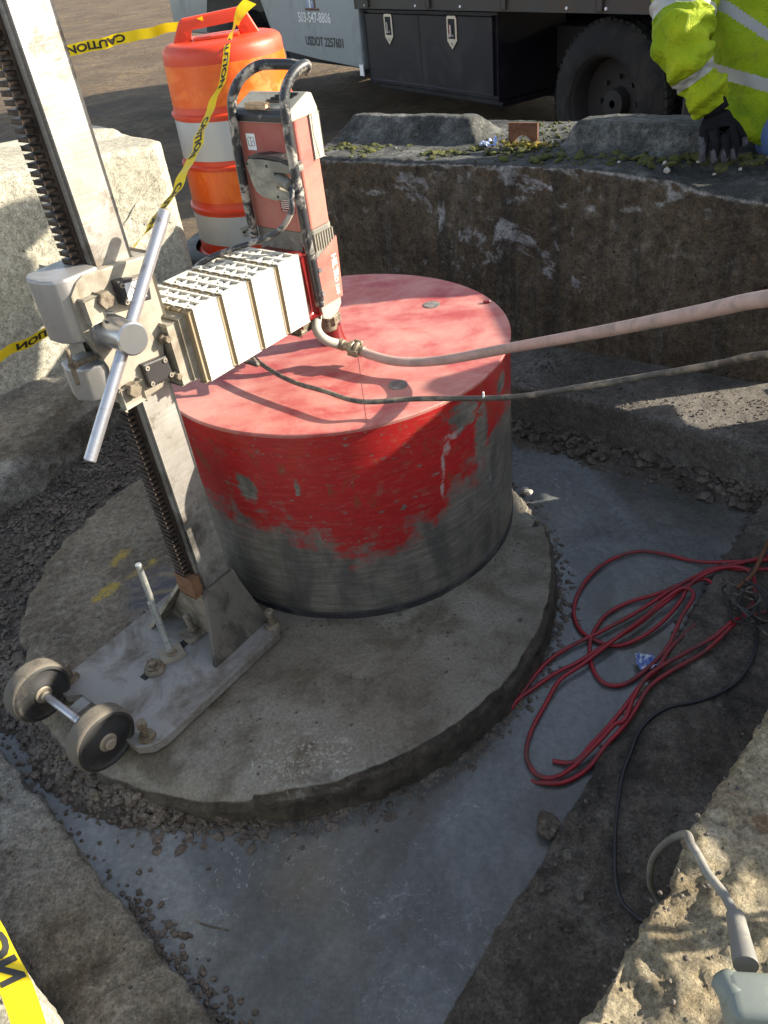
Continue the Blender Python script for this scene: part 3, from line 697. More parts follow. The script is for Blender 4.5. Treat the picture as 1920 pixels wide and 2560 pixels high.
# ------------------------------------------------------------------ big concrete blocks
SA = rad(-36); WS = V((math.cos(SA), math.sin(SA), 0)); WD = V((-WS.y, WS.x, 0)); WP = V((.058, 1.27, 0))
def wp(s, d): p = WP + WS * s + WD * d; return (p.x, p.y)
def wtilt(bm):
    for v in bm.verts:
        q = V((v.co.x, v.co.y, 0)) - WP; s_, dd = q.dot(WS), q.dot(WD)
        v.co.z -= max(0, s_ - 1.0) ** 1.3 * .13 * max(0, 1 - max(0, dd) / .35) * max(0, min(1, (v.co.z - .3) / .4))
def wfn(p, n):
    d = 0.0
    q = V((p.x, p.y, 0)) - WP; s_, dd = q.dot(WS), q.dot(WD)
    if dd < .05 and p.z > .60 and n.z < .9: d -= .012 * max(0, noise.fractal(V((s_ * 14, p.z * 14, 0)), 1, 2, 4))
    return d
block('concrete_block', [([wp(-.12, .03), wp(0, .0), wp(.71, .0), wp(1.20, -.02), wp(1.60, -.05), wp(1.68, -.02), wp(1.72, .45), wp(1.6, .62), wp(-.28, .62)], .05, .72),
                         ([(*wp(*q), z_) for q, z_ in (((-.20, .17), .66), ((.55, .17), .66), ((.55, .52), .66), ((-.20, .52), .66), ((-.08, .30), .802), ((.44, .29), .800), ((.44, .36), .795), ((-.08, .37), .795))], 'hull', 0), ([(*wp(*q), z_) for q, z_ in (((.78, .17), .66), ((1.38, .08), .66), ((1.38, .50), .66), ((.78, .52), .66), ((.87, .25), .800), ((1.30, .20), .805), ((1.30, .33), .80), ((.87, .36), .795))], 'hull', 0)],
      M['wall'], .010, [(2.2, .008, 3), (9, .005, 3), (30, .0025, 3)], 'long brown stained concrete block with two raised keys and moss behind the red core bit', 'concrete block', bev=.018, seed=5, fn=wfn, tilt=wtilt)
# left pale block
SB = rad(40); LS = V((math.cos(SB), math.sin(SB), 0)); LD = V((-LS.y, LS.x, 0)); LP = V((-1.36, .93, 0))
def lp(s, d): p = LP + LS * s + LD * d; return (p.x, p.y)
def ltilt(bm):
    for v in bm.verts:
        q = V((v.co.x, v.co.y, 0)) - LP; s_ = q.dot(LS)
        v.co.z += (.96 - s_) * .075 * max(0, min(1, (v.co.z - .1) / .6))
block('concrete_block', [([lp(-.9, 0), lp(.95, 0), lp(1.02, .08), lp(1.06, .75), lp(-.9, .75)], .08, .80, .022), ([lp(-.9, .20), lp(.40, .20), lp(.40, .52), lp(-.9, .52)], .70, .92, .05), ([lp(.86, .36), lp(1.0, .36), lp(1.0, .62), lp(.86, .62)], .74, .83, .03)],
      M['conc_lit'], .012, [(2.0, .006, 3), (10, .0025, 3), (45, .0012, 2)], 'large pale sunlit concrete block left of the orange barrel', 'concrete block', bev=.035, seed=9, tilt=ltilt, seg=3)
# foreground blocks
block('concrete_block', [([(.95, -.83), (.614, -1.175), (.526, -1.262), (.43, -1.343), (.404, -1.385), (.364, -1.418), (.284, -1.488), (.219, -1.559), (.02, -1.74), (.38, -2.2), (1.35, -1.3)], -.06, .395)],
      M['conc_fg'], .006, [(4, .014, 3), (14, .009, 4), (45, .006, 4), (110, .002, 2)], 'rough sandy sunlit concrete block in the lower right foreground', 'concrete block', bev=.015, seed=41)
block('concrete_block', [([(-.78, -1.12), (-.478, -1.44), (-.425, -1.50), (-.30, -1.64), (-.52, -2.05), (-1.2, -1.55)], -.06, .44)],
      M['conc_lit'], .010, [(5, .014, 3), (20, .006, 4)], 'bright concrete corner under the yellow tape at the bottom left', 'concrete block', bev=.03, seed=47)
# added unseen boulder, panel and planks, shaped to throw shade and sun patches
b = NB(); prof_ = [(-.175, -.06), (-.175, 1.05), (-.26, 1.17), (-.36, 1.13), (-.46, 1.075), (-.64, 1.07), (-.87, 1.00), (-1.12, .97), (-1.22, .88), (-1.34, .88), (-1.45, .86), (-1.6, .80), (-1.7, -.06)]
addprism(b, prof_, (0, 0, 0), (XYZ[1], XYZ[2], XYZ[0]), 1.62, 2.15, .02, 2); b = remesh(b, .03); roughen(b, [(4, .012, 3)], 5)
tag(obj('shade_boulder', b, M['conc_lit'], None, True, (1.88, -.9, -.06)), 'added unseen boulder of concrete right of the pit', 'blocker')
b = NB(); addbox(b, (1.575, .01, .738), XYZ, (.03, .47, .573), .002); tag(obj('shade_panel', b, M['wood'], None, False, (1.615, -.02, .45)), 'added panel on planks, unseen, keeping sun off the core bit side', 'panel')
for (y0, y1, z0, z1, lb) in ((-.20, .07, -.06, .36, 'added thick plank blocking sun below the shade panel'), (-.20, -.09, .362, .46, 'added short packer closing the left of the sun slot'), (.075, .24, .33, .45, 'added short packer splitting the sun slot at the right'), (.075, .24, -.06, .19, 'added low plank trimming the sun patch on the step')):
    b = NB(); addbox(b, (1.615, (y0 + y1) / 2, (z0 + z1) / 2), XYZ, (.05, y1 - y0, z1 - z0), .002); tag(obj('timber', b, M['wood'], None, False, (1.615, (y0 + y1) / 2, z0)), lb, 'timber')  # added planks, spaced to let sun patches through

block('concrete_block', [([(1.62, .34), (1.95, .34), (1.95, .70), (1.62, .70)], -.1, .44)], M['conc_lit'], .03, [(3, .012, 3)], 'square concrete block under the left boot of the worker', 'concrete block', bev=.03, seed=57)
# moss on the block tops
P = []; PG = []
def topz(s, d): return .72
for _ in range(1000):
    s_ = random.uniform(-.1, 1.5); d_ = random.gauss(.14, .06)
    if d_ < .015: continue
    if d_ > .21 and (s_ < .55 or s_ > .80): continue
    if noise.noise(V((s_ * 6, d_ * 9, 0))) < .02 and random.random() < .8: continue
    x, y = wp(s_, d_); r = random.uniform(.003, .009) if random.random() < .8 else random.uniform(.01, .021); P.append((x, y, .72 + .1 * r, r))
for _ in range(140):
    s_ = random.uniform(.5, .85); d_ = random.uniform(.2, .6); x, y = wp(s_, d_); P.append((x, y, .721, random.uniform(.003, .009)))
MV = stone_variants(6, 2, .55)
scatter('moss', P, M['moss'], variants=MV)
for _ in range(150):
    s_ = random.gauss(.69, .045); d_ = random.gauss(.215, .012); x, y = wp(s_, d_); PG.append((x, y, .724 + random.random() * .012, random.uniform(.003, .009)))
scatter('golden_moss', PG, M['moss_gold'], variants=MV)
P = [(*wp(s_, d_), .725, r) for s_, d_, r in ((1.08, .05, .007), (1.22, .06, .008), (1.32, .08, .010), (1.25, -.02, .012), (1.45, .02, .008), (.35, .08, .006), (.2, .14, .005), (1.5, .15, .007), (1.39, -.04, .006))]
P += [(random.uniform(-1.0, 1.6), random.uniform(.1, .3), .0, .0001)] * 0
scatter('white_stone_chips', P, M['stone_pale'])

# rusty bracket with an arch hole
b = NB(); x, y = wp(.68, .225); cx, cy = x, y
ax = (WS.copy(), V((0, 0, 1)), -WD); arch = [(-.055, 0), (-.033, 0)] + [(.031 * -math.cos(t), .012 + .03 * math.sin(t)) for t in np.linspace(0.05, math.pi - .05, 10)] + [(.033, 0), (.055, 0), (.055, .082), (-.055, .082)]
addprism(b, arch, (cx, cy, .716), ax, -.004, .004, 0)
tag(obj('steel_bracket', b, M['rust'], None, False, (cx, cy, .716)), 'small rusty steel plate with an arched hole standing in golden moss', 'bracket')
# film scraps
def scrap(name, c, r, mat, label, seed):
    b = NB(); bmesh.ops.create_grid(b, x_segments=26, y_segments=26, size=r)
    for v in b.verts:
        p = v.co.copy(); k = 1 + .3 * noise.noise(p * 30 + V((seed, 0, 0)))
        v.co = V((p.x * k, p.y * k * .8, abs(fbm(p, 26, 3, seed)) * r * .9 + .002)) + V(c)
    for v in list(b.verts):
        q = v.co - V(c)
        if math.hypot(q.x, q.y) > r * (.95 + .35 * noise.noise(V((math.atan2(q.y, q.x) * 2, seed, 0)))): b.verts.remove(v)
    tag(obj(name, b, mat, None, False, c), label, 'litter')
x, y = wp(.545, .22); scrap('plastic_film', (x, y, .722), .035, M['film'], 'crumpled shiny clear film on the mossy block top beside the bracket', 3)
scrap('plastic_film', (.655, -.660, -.085), .030, M['filmb'], 'crumpled blue and white wrapper floating by the red cord', 8)
b = NB(); addtube(b, [(-.39, -1.16, -.042), (-.36, -1.175, -.038), (-.325, -1.185, -.042)], .0022, 6, smooth=4); tag(obj('twig', b, M['cable'], None, True, (-.36, -1.17, -.04)), 'thin dark twig on the grey pitted ledge', 'twig')

# ================================================================== CORE DRILL RIG (one thing)
rig = empty('core_drill', rp(-.73, 0, 0.0), 'core drill rig with big red bit, white spacers and red motor on a steel base', 'core drill')
# base plate
b = NB(); ch = .035
plate = [(-.955 + ch, -.205), (-.505 - .02, -.205), (-.505, -.185), (-.505, .135), (-.505 - .025, .158), (-.955 + .05, .158), (-.955 + .02, .148), (-.957, .12), (-.957, .085), (-.93, .055), (-.93, -.12), (-.957, -.15), (-.955, -.18)]
addprism(b, plate, (0, 0, 0), RA, .008, .034, .003, 2)
bp_ = obj('base_plate', b, M['plate'], rig)
b = NB(); rbox(b, -.82, -.655, -.036, -.014, .0335, .0348); obj('slot', b, M['under'], bp_)
for a, n in ((-.915, -.183), (-.925, .121), (-.523, .130), (-.53, -.17)):
    b = NB(); addcyl(b, rp(a, n, .032), rp(a, n, .046), .020, .017, 24, .002); addcyl(b, rp(a, n, .0), rp(a, n, .078), .0075, n=14)
    for q in range(5): addcyl(b, rp(a, n, .050 + q * .005), rp(a, n, .0525 + q * .005), .0088, n=14)
    addcyl(b, rp(a, n, .072), rp(a, n, .088), .0125, n=6, bev=.002); obj('levelling_bolt', b, M['bolt'], rig, True, autos=35)
b = NB(); hexbolt(b, rp(-.952, -.095, .03), EZ, .013, .012, .018); obj('bolt', b, M['bolt'], rig)
b = NB(); addcyl(b, rp(-.784, -.021, .034), rp(-.784, -.021, .048), .026, .023, 28, .003); addcyl(b, rp(-.784, -.021, .048), rp(-.784, -.021, .054), .019, n=24, bev=.001); hexbolt(b, rp(-.784, -.021, .054), EZ, .013, .012); obj('bolt', b, M['bolt'], rig, True, autos=35)
def sqwasher(a, n, rot, s=.058):
    b = NB(); c, s_ = math.cos(rot), math.sin(rot); ax = (E1 * c + EN * s_, EN * c - E1 * s_, EZ); addbox(b, rp(a, n, .038), ax, (s, s * .9, .006), .001)
    addcyl(b, rp(a, n, .041), rp(a, n, .045), .014, n=20); hexbolt(b, rp(a, n, .045), EZ, .012, .011); return b
obj('clamp_washer', sqwasher(-.728, -.024, .35), M['gusset'], rig); 
b = sqwasher(-.648, -.030, .1, .062); addcyl(b, rp(-.648, -.03, .05), rp(-.652, -.034, .098), .0075, n=12)
for q in range(7): addcyl(b, rp(-.649, -.031, .058 + q * .006), rp(-.649, -.031, .0605 + q * .006), .0088, n=12)
obj('clamp_washer', b, M['gusset'], rig)
b = NB(); addcyl(b, V((-.5005, -.5290, .045)), V((-.4955, -.5270, .331)), .0072, n=16, bev=.001)
for q in range(52): zz = .05 + q * .0032; addcyl(b, V((-.5003, -.5289, zz)), V((-.5003, -.5289, zz + .0016)), .0079, n=12)
obj('anchor_rod', b, M['zinc'], rig, True, autos=40)
# mast, rack, gussets
b = NB(); rbox(b, -.612, -.535, -.032, .030, .05, 1.75, .004, 2); rbox(b, -.616, -.531, -.036, .024, .05, 1.75, .003, 1)
ms = obj('mast', b, M['column'], rig)
b = NB(); rbox(b, -.622, -.612, -.026, .012, .17, 1.75)
z = .17
while z < 1.74: rbox(b, -.640, -.620, -.024, .006, z, z + .0065, .0012); z += .0135
obj('rack', b, M['rack'], ms)
for s_, nb_, nt_ in ((1, .107, .040), (-1, -.150, -.050)):
    b = NB(); w_ = s_ * .010; addhull(b, [rp(-.700, nb_, .033), rp(-.700, nb_ - w_, .033), rp(-.512, nb_, .033), rp(-.512, nb_ - w_, .033), rp(-.620, nt_, .190), rp(-.620, nt_ - w_, .190), rp(-.530, nt_, .190), rp(-.530, nt_ - w_, .190), rp(-.695, nb_, .040), rp(-.695, nb_ - w_, .040)]); obj('gusset', b, M['gusset_dark'] if s_ > 0 else M['gusset'], rig)
for a0 in (-.630, -.53): b = NB(); addhull(b, [rp(a0 + da, n_, z_) for da in (0, .010) for n_, z_ in ((.096, .033), (-.139, .033), (.030, .178), (-.040, .178))]); obj('bracket_plate', b, M['gusset'], rig)
b = NB(); rbox(b, -.642, -.617, -.03, .026, .178, .235, .003); obj('wood_shim', b, M['wood'], rig)
# transport wheels
b = NB(); addcyl(b, rp(-.994, -.19, .075), rp(-.997, .10, .075), .0095, n=18); obj('axle', b, M['rod'], rig, True, autos=40)
for n0 in (-.07, -.005): b = NB(); rbox(b, -.99, -.945, n0, n0 + .025, .02, .07, .004); obj('axle_bracket', b, M['plate'], rig)
for n0 in (-.180, .067):
    b = NB(); p = rp(-.995, n0 - .024, .075); prof = [(0, .030), (.004, .034), (.006, .058), (0.0, .063), (.002, .070), (.007, .0740), (.012, .0748), (.036, .0748), (.041, .0740), (.046, .070), (.048, .063), (.042, .058), (.044, .034), (.048, .030)]
    prof = [(h, r) for h, r in prof]
    lathe(b, p, EN, prof, 64, mfun=lambda k: 1 if 4 <= k <= 8 else 0)
    roughen(b, [(30, .0008, 3)]); wh = obj('wheel', b, [M['tyre_s'], M['tyre_mud']], rig, True, autos=50)
    for s_ in (-1, 1):
        b = NB(); c = rp(-.995, n0 + s_ * .022, .075); addcyl(b, c, c + EN * s_ * .006, .021, n=28, bev=.002); addcyl(b, c + EN * s_ * .006, c + EN * s_ * .016, .013, n=20, bev=.002); obj('hub', b, M['gusset'], wh, True, autos=40)
# carriage
carr = bpy.data.objects.new('carriage', None)
b = NB()
poly = [(-.690, .960), (-.672, .978), (-.655, .986), (-.511, .973), (-.520, .930), (-.526, .84), (-.547, .78), (-.548, .732), (-.560, .722), (-.624, .718), (-.650, .724), (-.672, .738), (-.680, .76), (-.664, .812), (-.676, .86), (-.692, .885)]
addprism(b, poly, (0, 0, 0), (E1, EZ, EN), .032, .052, .003, 2)
rbox(b, -.655, -.50, -.075, -.040, .72, .98, .008, 2); rbox(b, -.533, -.502, -.075, .034, .715, .972, .004)
rbox(b, -.66, -.626, .0, .034, .93, .985, .004)
carr = obj('carriage', b, M['alu'], rig)
# curved side housings facing away from the arm
b = NB()
addprism(b, [(-.62, .050), (-.690, .046), (-.705, .034), (-.716, .005), (-.716, -.03), (-.700, -.055), (-.62, -.055), (-.62, -.036), (-.645, -.03), (-.645, .0), (-.62, .0)], (0, 0, 0), (E1, EN, EZ), .872, .990, .006, 3)
obj('side_housing', b, M['alu2'], carr, True, autos=40)
b = NB(); addprism(b, [(-.64, .046), (-.680, .044), (-.706, .028), (-.718, -.01), (-.706, -.045), (-.64, -.05), (-.64, .0)], (0, 0, 0), (E1, EN, EZ), .752, .822, .006, 3)
obj('side_housing', b, M['alu2'], carr, True, autos=40)
b = NB(); rbox(b, -.680, -.648, .05, .068, .905, .950, .003); obj('lug', b, M['alu'], carr)
b = NB(); rbox(b, -.668, -.62, .05, .060, .724, .765, .005); obj('lug', b, M['alu'], carr)
b = NB(); hexbolt(b, rp(-.640, .058, .938), EN, .0165, .020); obj('bolt', b, M['bolt'], carr)
b = NB(); hexbolt(b, rp(-.643, .056, .757), EN, .0155, .020); obj('bolt', b, M['bolt'], carr)
# gear covers
b = NB(); poly = [(-.606, .962), (-.545, .949), (-.541, .905), (-.604, .912)]
addprism(b, [(-.607, .960), (-.540, .948), (-.547, .902), (-.607, .913)], (0, 0, 0), (E1, EZ, EN), .052, .074, .004, 2)
gc = obj('gear_cover', b, M['blackp'], carr)
b = NB(); addprism(b, [(-.596, .952), (-.556, .945), (-.556, .913), (-.596, .919)], (0, 0, 0), (E1, EZ, EN), .0742, .0750)
obj('sticker', b, M['white'], gc)
b = NB(); c = rp(-.573, .0755, .933)
for i in range(28):
    t0, t1 = 2 * math.pi * i / 28, 2 * math.pi * (i + 1) / 28; addtube(b, [c + E1 * .0125 * math.cos(t0) + EZ * .0125 * math.sin(t0), c + E1 * .0125 * math.cos(t1) + EZ * .0125 * math.sin(t1)], .0007, 4, smooth=1)
addtube(b, [c + E1 * -.009 + EZ * .009, c + E1 * .009 + EZ * -.009], .0007, 4, smooth=1)
addbox(b, c + EZ * -.003 + E1 * .001, RA, (.010, .0004, .0025)); addbox(b, c + EZ * .003 - E1 * .002, RA, (.008, .0004, .002))
for k in range(3): addbox(b, c + EZ * .0075 + E1 * (-.003 + k * .0028), RA, (.0012, .0004, .0016))
obj('pictogram', b, M['ink'], gc)
for (a, z_) in ((-.600, .950), (-.549, .941), (-.601, .919)): b = NB(); addcyl(b, rp(a, .074, z_), rp(a, .077, z_), .0048, n=16); addcyl(b, rp(a, .0771, z_), rp(a, .0775, z_), .0022, n=6, mi=1); obj('screw', b, [M['alu'], M['ink']], gc)
b = NB(); addprism(b, [(-.606, .792), (-.548, .786), (-.544, .738), (-.604, .741)], (0, 0, 0), (E1, EZ, EN), .052, .066, .004, 2)
gc = obj('gear_cover', b, M['blackp'], carr)
for (a, z_) in ((-.599, .782), (-.555, .779), (-.551, .745), (-.598, .748)): b = NB(); addcyl(b, rp(a, .066, z_), rp(a, .069, z_), .0048, n=16); addcyl(b, rp(a, .0691, z_), rp(a, .0695, z_), .0022, n=6, mi=1); obj('screw', b, [M['alu'], M['ink']], gc)
# clamp block beside the spacers
b = NB(); rbox(b, -.534, -.507, -.05, .070, .713, .842, .004, 2); rbox(b, -.5065, -.489, -.06, .074, .713, .846, .004, 2)
cb = obj('clamp_block', b, M['alu'], carr)
for z_ in (.817, .736): b = NB(); addcyl(b, rp(-.5385, .058, z_), rp(-.5385, .067, z_), .011, n=24, bev=.002); hexbolt(b, rp(-.5385, .067, z_), EN, .008, .010); obj('bolt', b, M['bolt'], cb, True, autos=35)
# feed hub and rod
b = NB(); addcyl(b, rp(-.640, .05, .8790), rp(-.6535, .142, .8815), .0300, n=40, bev=.003)
addcyl(b, rp(-.645, .052, .879), rp(-.645, .056, .879), .034, n=30)
fh = obj('feed_hub', b, M['chrome'], rig, True, autos=40)
b = NB(); addcyl(b, rp(-.657, .085, .905), rp(-.6557, .0845, .9075), .0065, n=18); 
p = rp(-.6675, .100, .8885); obj('hole', b, M['ink'], fh)
b = NB(); addcyl(b, rp(-.804, .118, .7045), rp(-.487, .104, 1.050), .0112, n=24, bev=.002); obj('feed_rod', b, M['rod'], rig, True, autos=40)
# small T handle clamp
b = NB(); addcyl(b, rp(-.66, .03, .833), rp(-.728, .048, .846), .006, n=14); addcyl(b, rp(-.725, .046, .846), rp(-.735, .049, .847), .009, n=6); addcyl(b, rp(-.733, .052, .880), rp(-.733, .043, .808), .0045, n=12); obj('clamp_handle', b, M['bolt'], carr, True, autos=40)
# spacers: extruded truss profiles
for (a0, a1) in ((-.488, -.411), (-.409, -.326), (-.324, -.243), (-.241, -.162)):
    b = NB(); z0, z1 = .700, .857; w = .006; m = a0 + .012
    rbox(b, m, a1, .083, .090, z0, z1, .0015); rbox(b, m, a1, -.090, -.083, z0, z1, .0015)
    for aa in (m, a1 - w, (m + a1) / 2 - w / 2): rbox(b, aa, aa + w, -.0828, .0828, z0 + .001, z1 - .0012)
    k = 5; hw = .0826; dn = 2 * hw / k
    for half in (0, 1):
        s0 = m + w if half == 0 else (m + a1) / 2 + w / 2; s1 = (m + a1) / 2 - w / 2 if half == 0 else a1 - w
        for j in range(k):
            nA = -hw + j * dn; nB = nA + dn; up = (j + half) % 2
            p = rp(s0 if up else s1, nA, 0); q = rp(s1 if up else s0, nB, 0); d = (q - p); L = d.length; d.normalize(); u = V((-d.y, d.x, 0))
            addbox(b, (p + q) / 2 + EZ * ((z0 + z1) / 2 - .0016), (d, u, EZ), (L, .0095, z1 - z0 - .007))
            if j: rbox(b, s0, s1, nA - .0018, nA + .0018, z0 + .002, z1 - .002)
    rbox(b, m + w, a1 - w, -.0825, .0825, z1 - .045, z1 - .040)
    sp = obj('spacer', b, M['spacer'], rig)
    b = NB()
    for n0 in (.074, -.086): rbox(b, a0, m - .0005, n0, n0 + .012, z0 + .001, z1 - .004, .004, 3)
    for n0 in np.linspace(-.05, .05, 4): rbox(b, a0 + .001, m - .0004, n0 - .008, n0 + .008, z0 + .004, z1 - .003, .003, 1)
    obj('flange', b, M['spacer_edge'], sp, True, autos=40)
# gearbox between spacers and motor
b = NB(); rbox(b, -.161, -.098, -.062, .052, .685, .835, .012, 3); addcyl(b, rp(-.128, .035, .69), rp(-.128, .035, .84), .024, n=28, bev=.004)
obj('gearbox', b, M['mred_dark'], rig, True, autos=40)
b = NB(); rbox(b, -.158, -.09, -.05, .045, .655, .686, .006, 2); obj('gearbox_foot', b, M['bolt'], rig)
# motor
mo = NB()
def hull_prof(aL, aR, nL, nR, z, cb=.022): return [(aL, nL + cb * .4), (aL + cb * .4, nL), (aR - cb, nL), (aR, nL + cb), (aR, nR - cb * .6), (aR - cb * .6, nR), (aL + cb, nR), (aL, nR - cb)]
addprism(mo, hull_prof(-.100, -.006, -.100, .064, 0), (0, 0, 0), RA, .880, 1.108, .002)
mot = obj('motor_housing', mo, M['mred'], rig)
b = NB(); addprism(b, hull_prof(-.099, -.004, -.099, .065, 0), (0, 0, 0), RA, .812, .8795, .002)
for k in range(8): rbox(b, -.0775 + k * .0088, -.0735 + k * .0088, .064, .0662, .832 - k * .0006, .868, .0008, mi=1)
obj('vent_band', b, [M['mgrey'], M['alu']], mot)
b = NB(); addprism(b, hull_prof(-.088, -.006, -.060, .064, 0), (0, 0, 0), RA, .700, .8115, .002)
addprism(b, [(-.083, .70), (-.010, .70), (-.004, .8405), (-.004, .846), (-.083, .813)], (0, 0, 0), (E1, EZ, EN), .062, .0672, .001)
obj('lower_cover', b, M['mred'], mot)
b = NB(); addprism(b, [(-.086, .6995), (-.062, .706), (-.012, .699), (-.012, .680), (-.032, .662), (-.060, .656), (-.084, .668)], (0, 0, 0), (E1, EZ, EN), -.05, .060, .004, 2); obj('gear_nose', b, M['mgrey2'], mot)
# cap on top with controls
b = NB(); addprism(b, [(-.104, 1.106), (-.004, 1.108), (-.004, 1.118), (-.016, 1.148), (-.030, 1.152), (-.094, 1.126), (-.104, 1.118)], (0, 0, 0), (E1, EZ, EN), -.102, .066, .003, 2)
addprism(b, [(-.004, 1.110), (-.028, 1.110), (-.030, 1.07), (-.020, 1.02), (-.004, 1.02)], (0, 0, 0), (E1, EZ, EN), .058, .0672, .001)
rbox(b, -.035, -.0035, -.095, .066, 1.02, 1.109, .002)
cp = obj('top_cap', b, M['mgrey2'], mot)
b = NB(); addprism(b, [(-.1048, 1.107), (-.1048, 1.120), (-.092, 1.129), (-.06, 1.134), (-.06, 1.107)], (0, 0, 0), (E1, EZ, EN), -.100, .062, .002); obj('control_rim', b, M['blackp'], cp)
b = NB(); addbox(b, rp(-.086, -.030, 1.135), (E1, EN, EZ), (.012, .056, .007), .003, 2); obj('lever', b, M['tan'], cp)
for k in range(4): b = NB(); addbox(b, rp(-.064 + .008 * k, .005 + .006 * k, 1.140 + .003 * k), (E1, EN, EZ), (.004, .05, .004), .001); obj('switch', b, M['blackp'], cp)
# plug socket on the mast side of the motor
b = NB()
addprism(b, [(-.052, 1.030), (-.040, 1.040), (.0, 1.041), (.055, 1.038), (.090, 1.028), (.090, 1.016), (.066, 1.014), (.060, 1.020), (.028, 1.020), (.028, .980), (.062, .978), (.080, .980), (.080, .966), (.055, .962), (.02, .956), (-.02, .962), (-.036, .972), (-.044, .99)], (0, 0, 0), (EN, EZ, E1), -.132, -.099, .003, 2)
sk_ = obj('plug_socket', b, M['mgrey'], mot)
b = NB(); addprism(b, [(-.046, 1.0395), (.0, 1.044), (.055, 1.041), (.088, 1.031), (.088, 1.035), (.050, 1.048), (.0, 1.050), (-.04, 1.045)], (0, 0, 0), (EN, EZ, E1), -.131, -.100, .001); obj('flap', b, M['blackp'], sk_)
b = NB(); addcyl(b, rp(-.118, .028, 1.000), rp(-.131, .072, .993), .016, .011, 24, .002); addcyl(b, rp(-.129, .062, .9945), rp(-.133, .075, .992), .0125, n=24); obj('plug', b, M['mgrey'], sk_, True, autos=40)
for (n_, z_) in ((.012, 1.028), (.030, .966), (-.047, 1.030)): b = NB(); addcyl(b, rp(-.1318, n_, z_), rp(-.1325, n_, z_), .0035, n=14); obj('screw_hole', b, M['ink'], sk_)
b = NB(); addtube(b, [rp(-.131, .070, .993), rp(-.136, .080, .985), rp(-.146, .0825, .968), rp(-.152, .0825, .945), rp(-.165, .058, .912), rp(-.180, .023, .893), rp(-.205, -.016, .882), rp(-.24, -.045, .876), rp(-.28, -.075, .866), rp(-.30, -.110, .84), rp(-.31, -.13, .78), rp(-.31, -.12, .70), rp(-.30, -.06, .65), rp(-.27, .0, .62)], .0062, 12)
obj('power_cable', b, M['blackr'], mot, True)
# stickers and lettering on the motor
b = NB(); rbox(b, -.1012, -.1005, -.066, -.040, 1.050, 1.083, .0002); obj('sticker', b, M['white'], mot)
b = NB()
def seg(pts, r=.0006):
    addtube(b, [rp(-.1014, n_, z_) for n_, z_ in pts], r, 4, smooth=1)
seg([(-.062, 1.060), (-.062, 1.074), (-.057, 1.077), (-.053, 1.074), (-.049, 1.077), (-.044, 1.074), (-.044, 1.060), (-.049, 1.058), (-.053, 1.060), (-.057, 1.058), (-.062, 1.060)]); seg([(-.053, 1.060), (-.053, 1.074)]); seg([(-.050, 1.066), (-.047, 1.069)])
obj('book_pictogram', b, M['ink'], mot)
b = NB(); rbox(b, -.1006, -.1002, .000, .044, .922, .952); obj('rating_label', b, M['mred_dark'], mot)
for tx_, n_, sz_ in (('HILTI', .034, .0065), ('DD 500', .012, .0048)): b = NB(); addtext(b, tx_, rp(-.1009, n_, .9255), EN, EZ, sz_, .0001); obj('lettering', b, M['offwhite'], mot)
for k in range(5): b = NB(); rbox(b, -.1009, -.1007, .003, .003 + (.036, .039, .030, .038, .026)[k], .9305 + k * .0042, .9322 + k * .0042); obj('print_line', b, M['offwhite'], mot)
b = NB(); addtext(b, 'HILTI', rp(-.024, .0677, .782), -EZ, E1, .024, .0006, sx=.95); obj('lettering', b, M['offwhite'], mot); b = NB(); addtext(b, 'DD 500', rp(-.026, .0677, .738), -EZ, E1, .017, .0002)
obj('lettering', b, M['offwhite'], mot)
# bent tube carrying handle
b = NB()
addtube(b, [rp(-.113, -.092, .86), rp(-.115, -.090, .95), rp(-.116, -.084, 1.07), rp(-.115, -.078, 1.125), rp(-.113, -.071, 1.155), rp(-.098, -.058, 1.183), rp(-.078, -.040, 1.200), rp(-.060, -.022, 1.2065), rp(-.05, .01, 1.206), rp(-.042, .045, 1.204), rp(-.038, .075, 1.200)], .0105, 16)
addtube(b, [rp(-.030, .070, 1.190), rp(-.040, .086, 1.202), rp(-.062, .089, 1.203), rp(-.090, .087, 1.192), rp(-.112, .085, 1.170), rp(-.121, .085, 1.140), rp(-.124, .085, 1.05), rp(-.122, .085, .93), rp(-.116, .083, .83), rp(-.110, .080, .76), rp(-.106, .078, .715)], lambda t: .0105 if t < .7 else .0105 + .002 * (t - .7), 16)
hd = obj('carrying_handle', b, M['blackr'], mot, True)
for z_ in (.800, .745): b = NB(); c = rp(-.104, .087, z_); addcyl(b, c, c + EN * .007, .0055, n=14); obj('bolt', b, M['chrome'], hd)
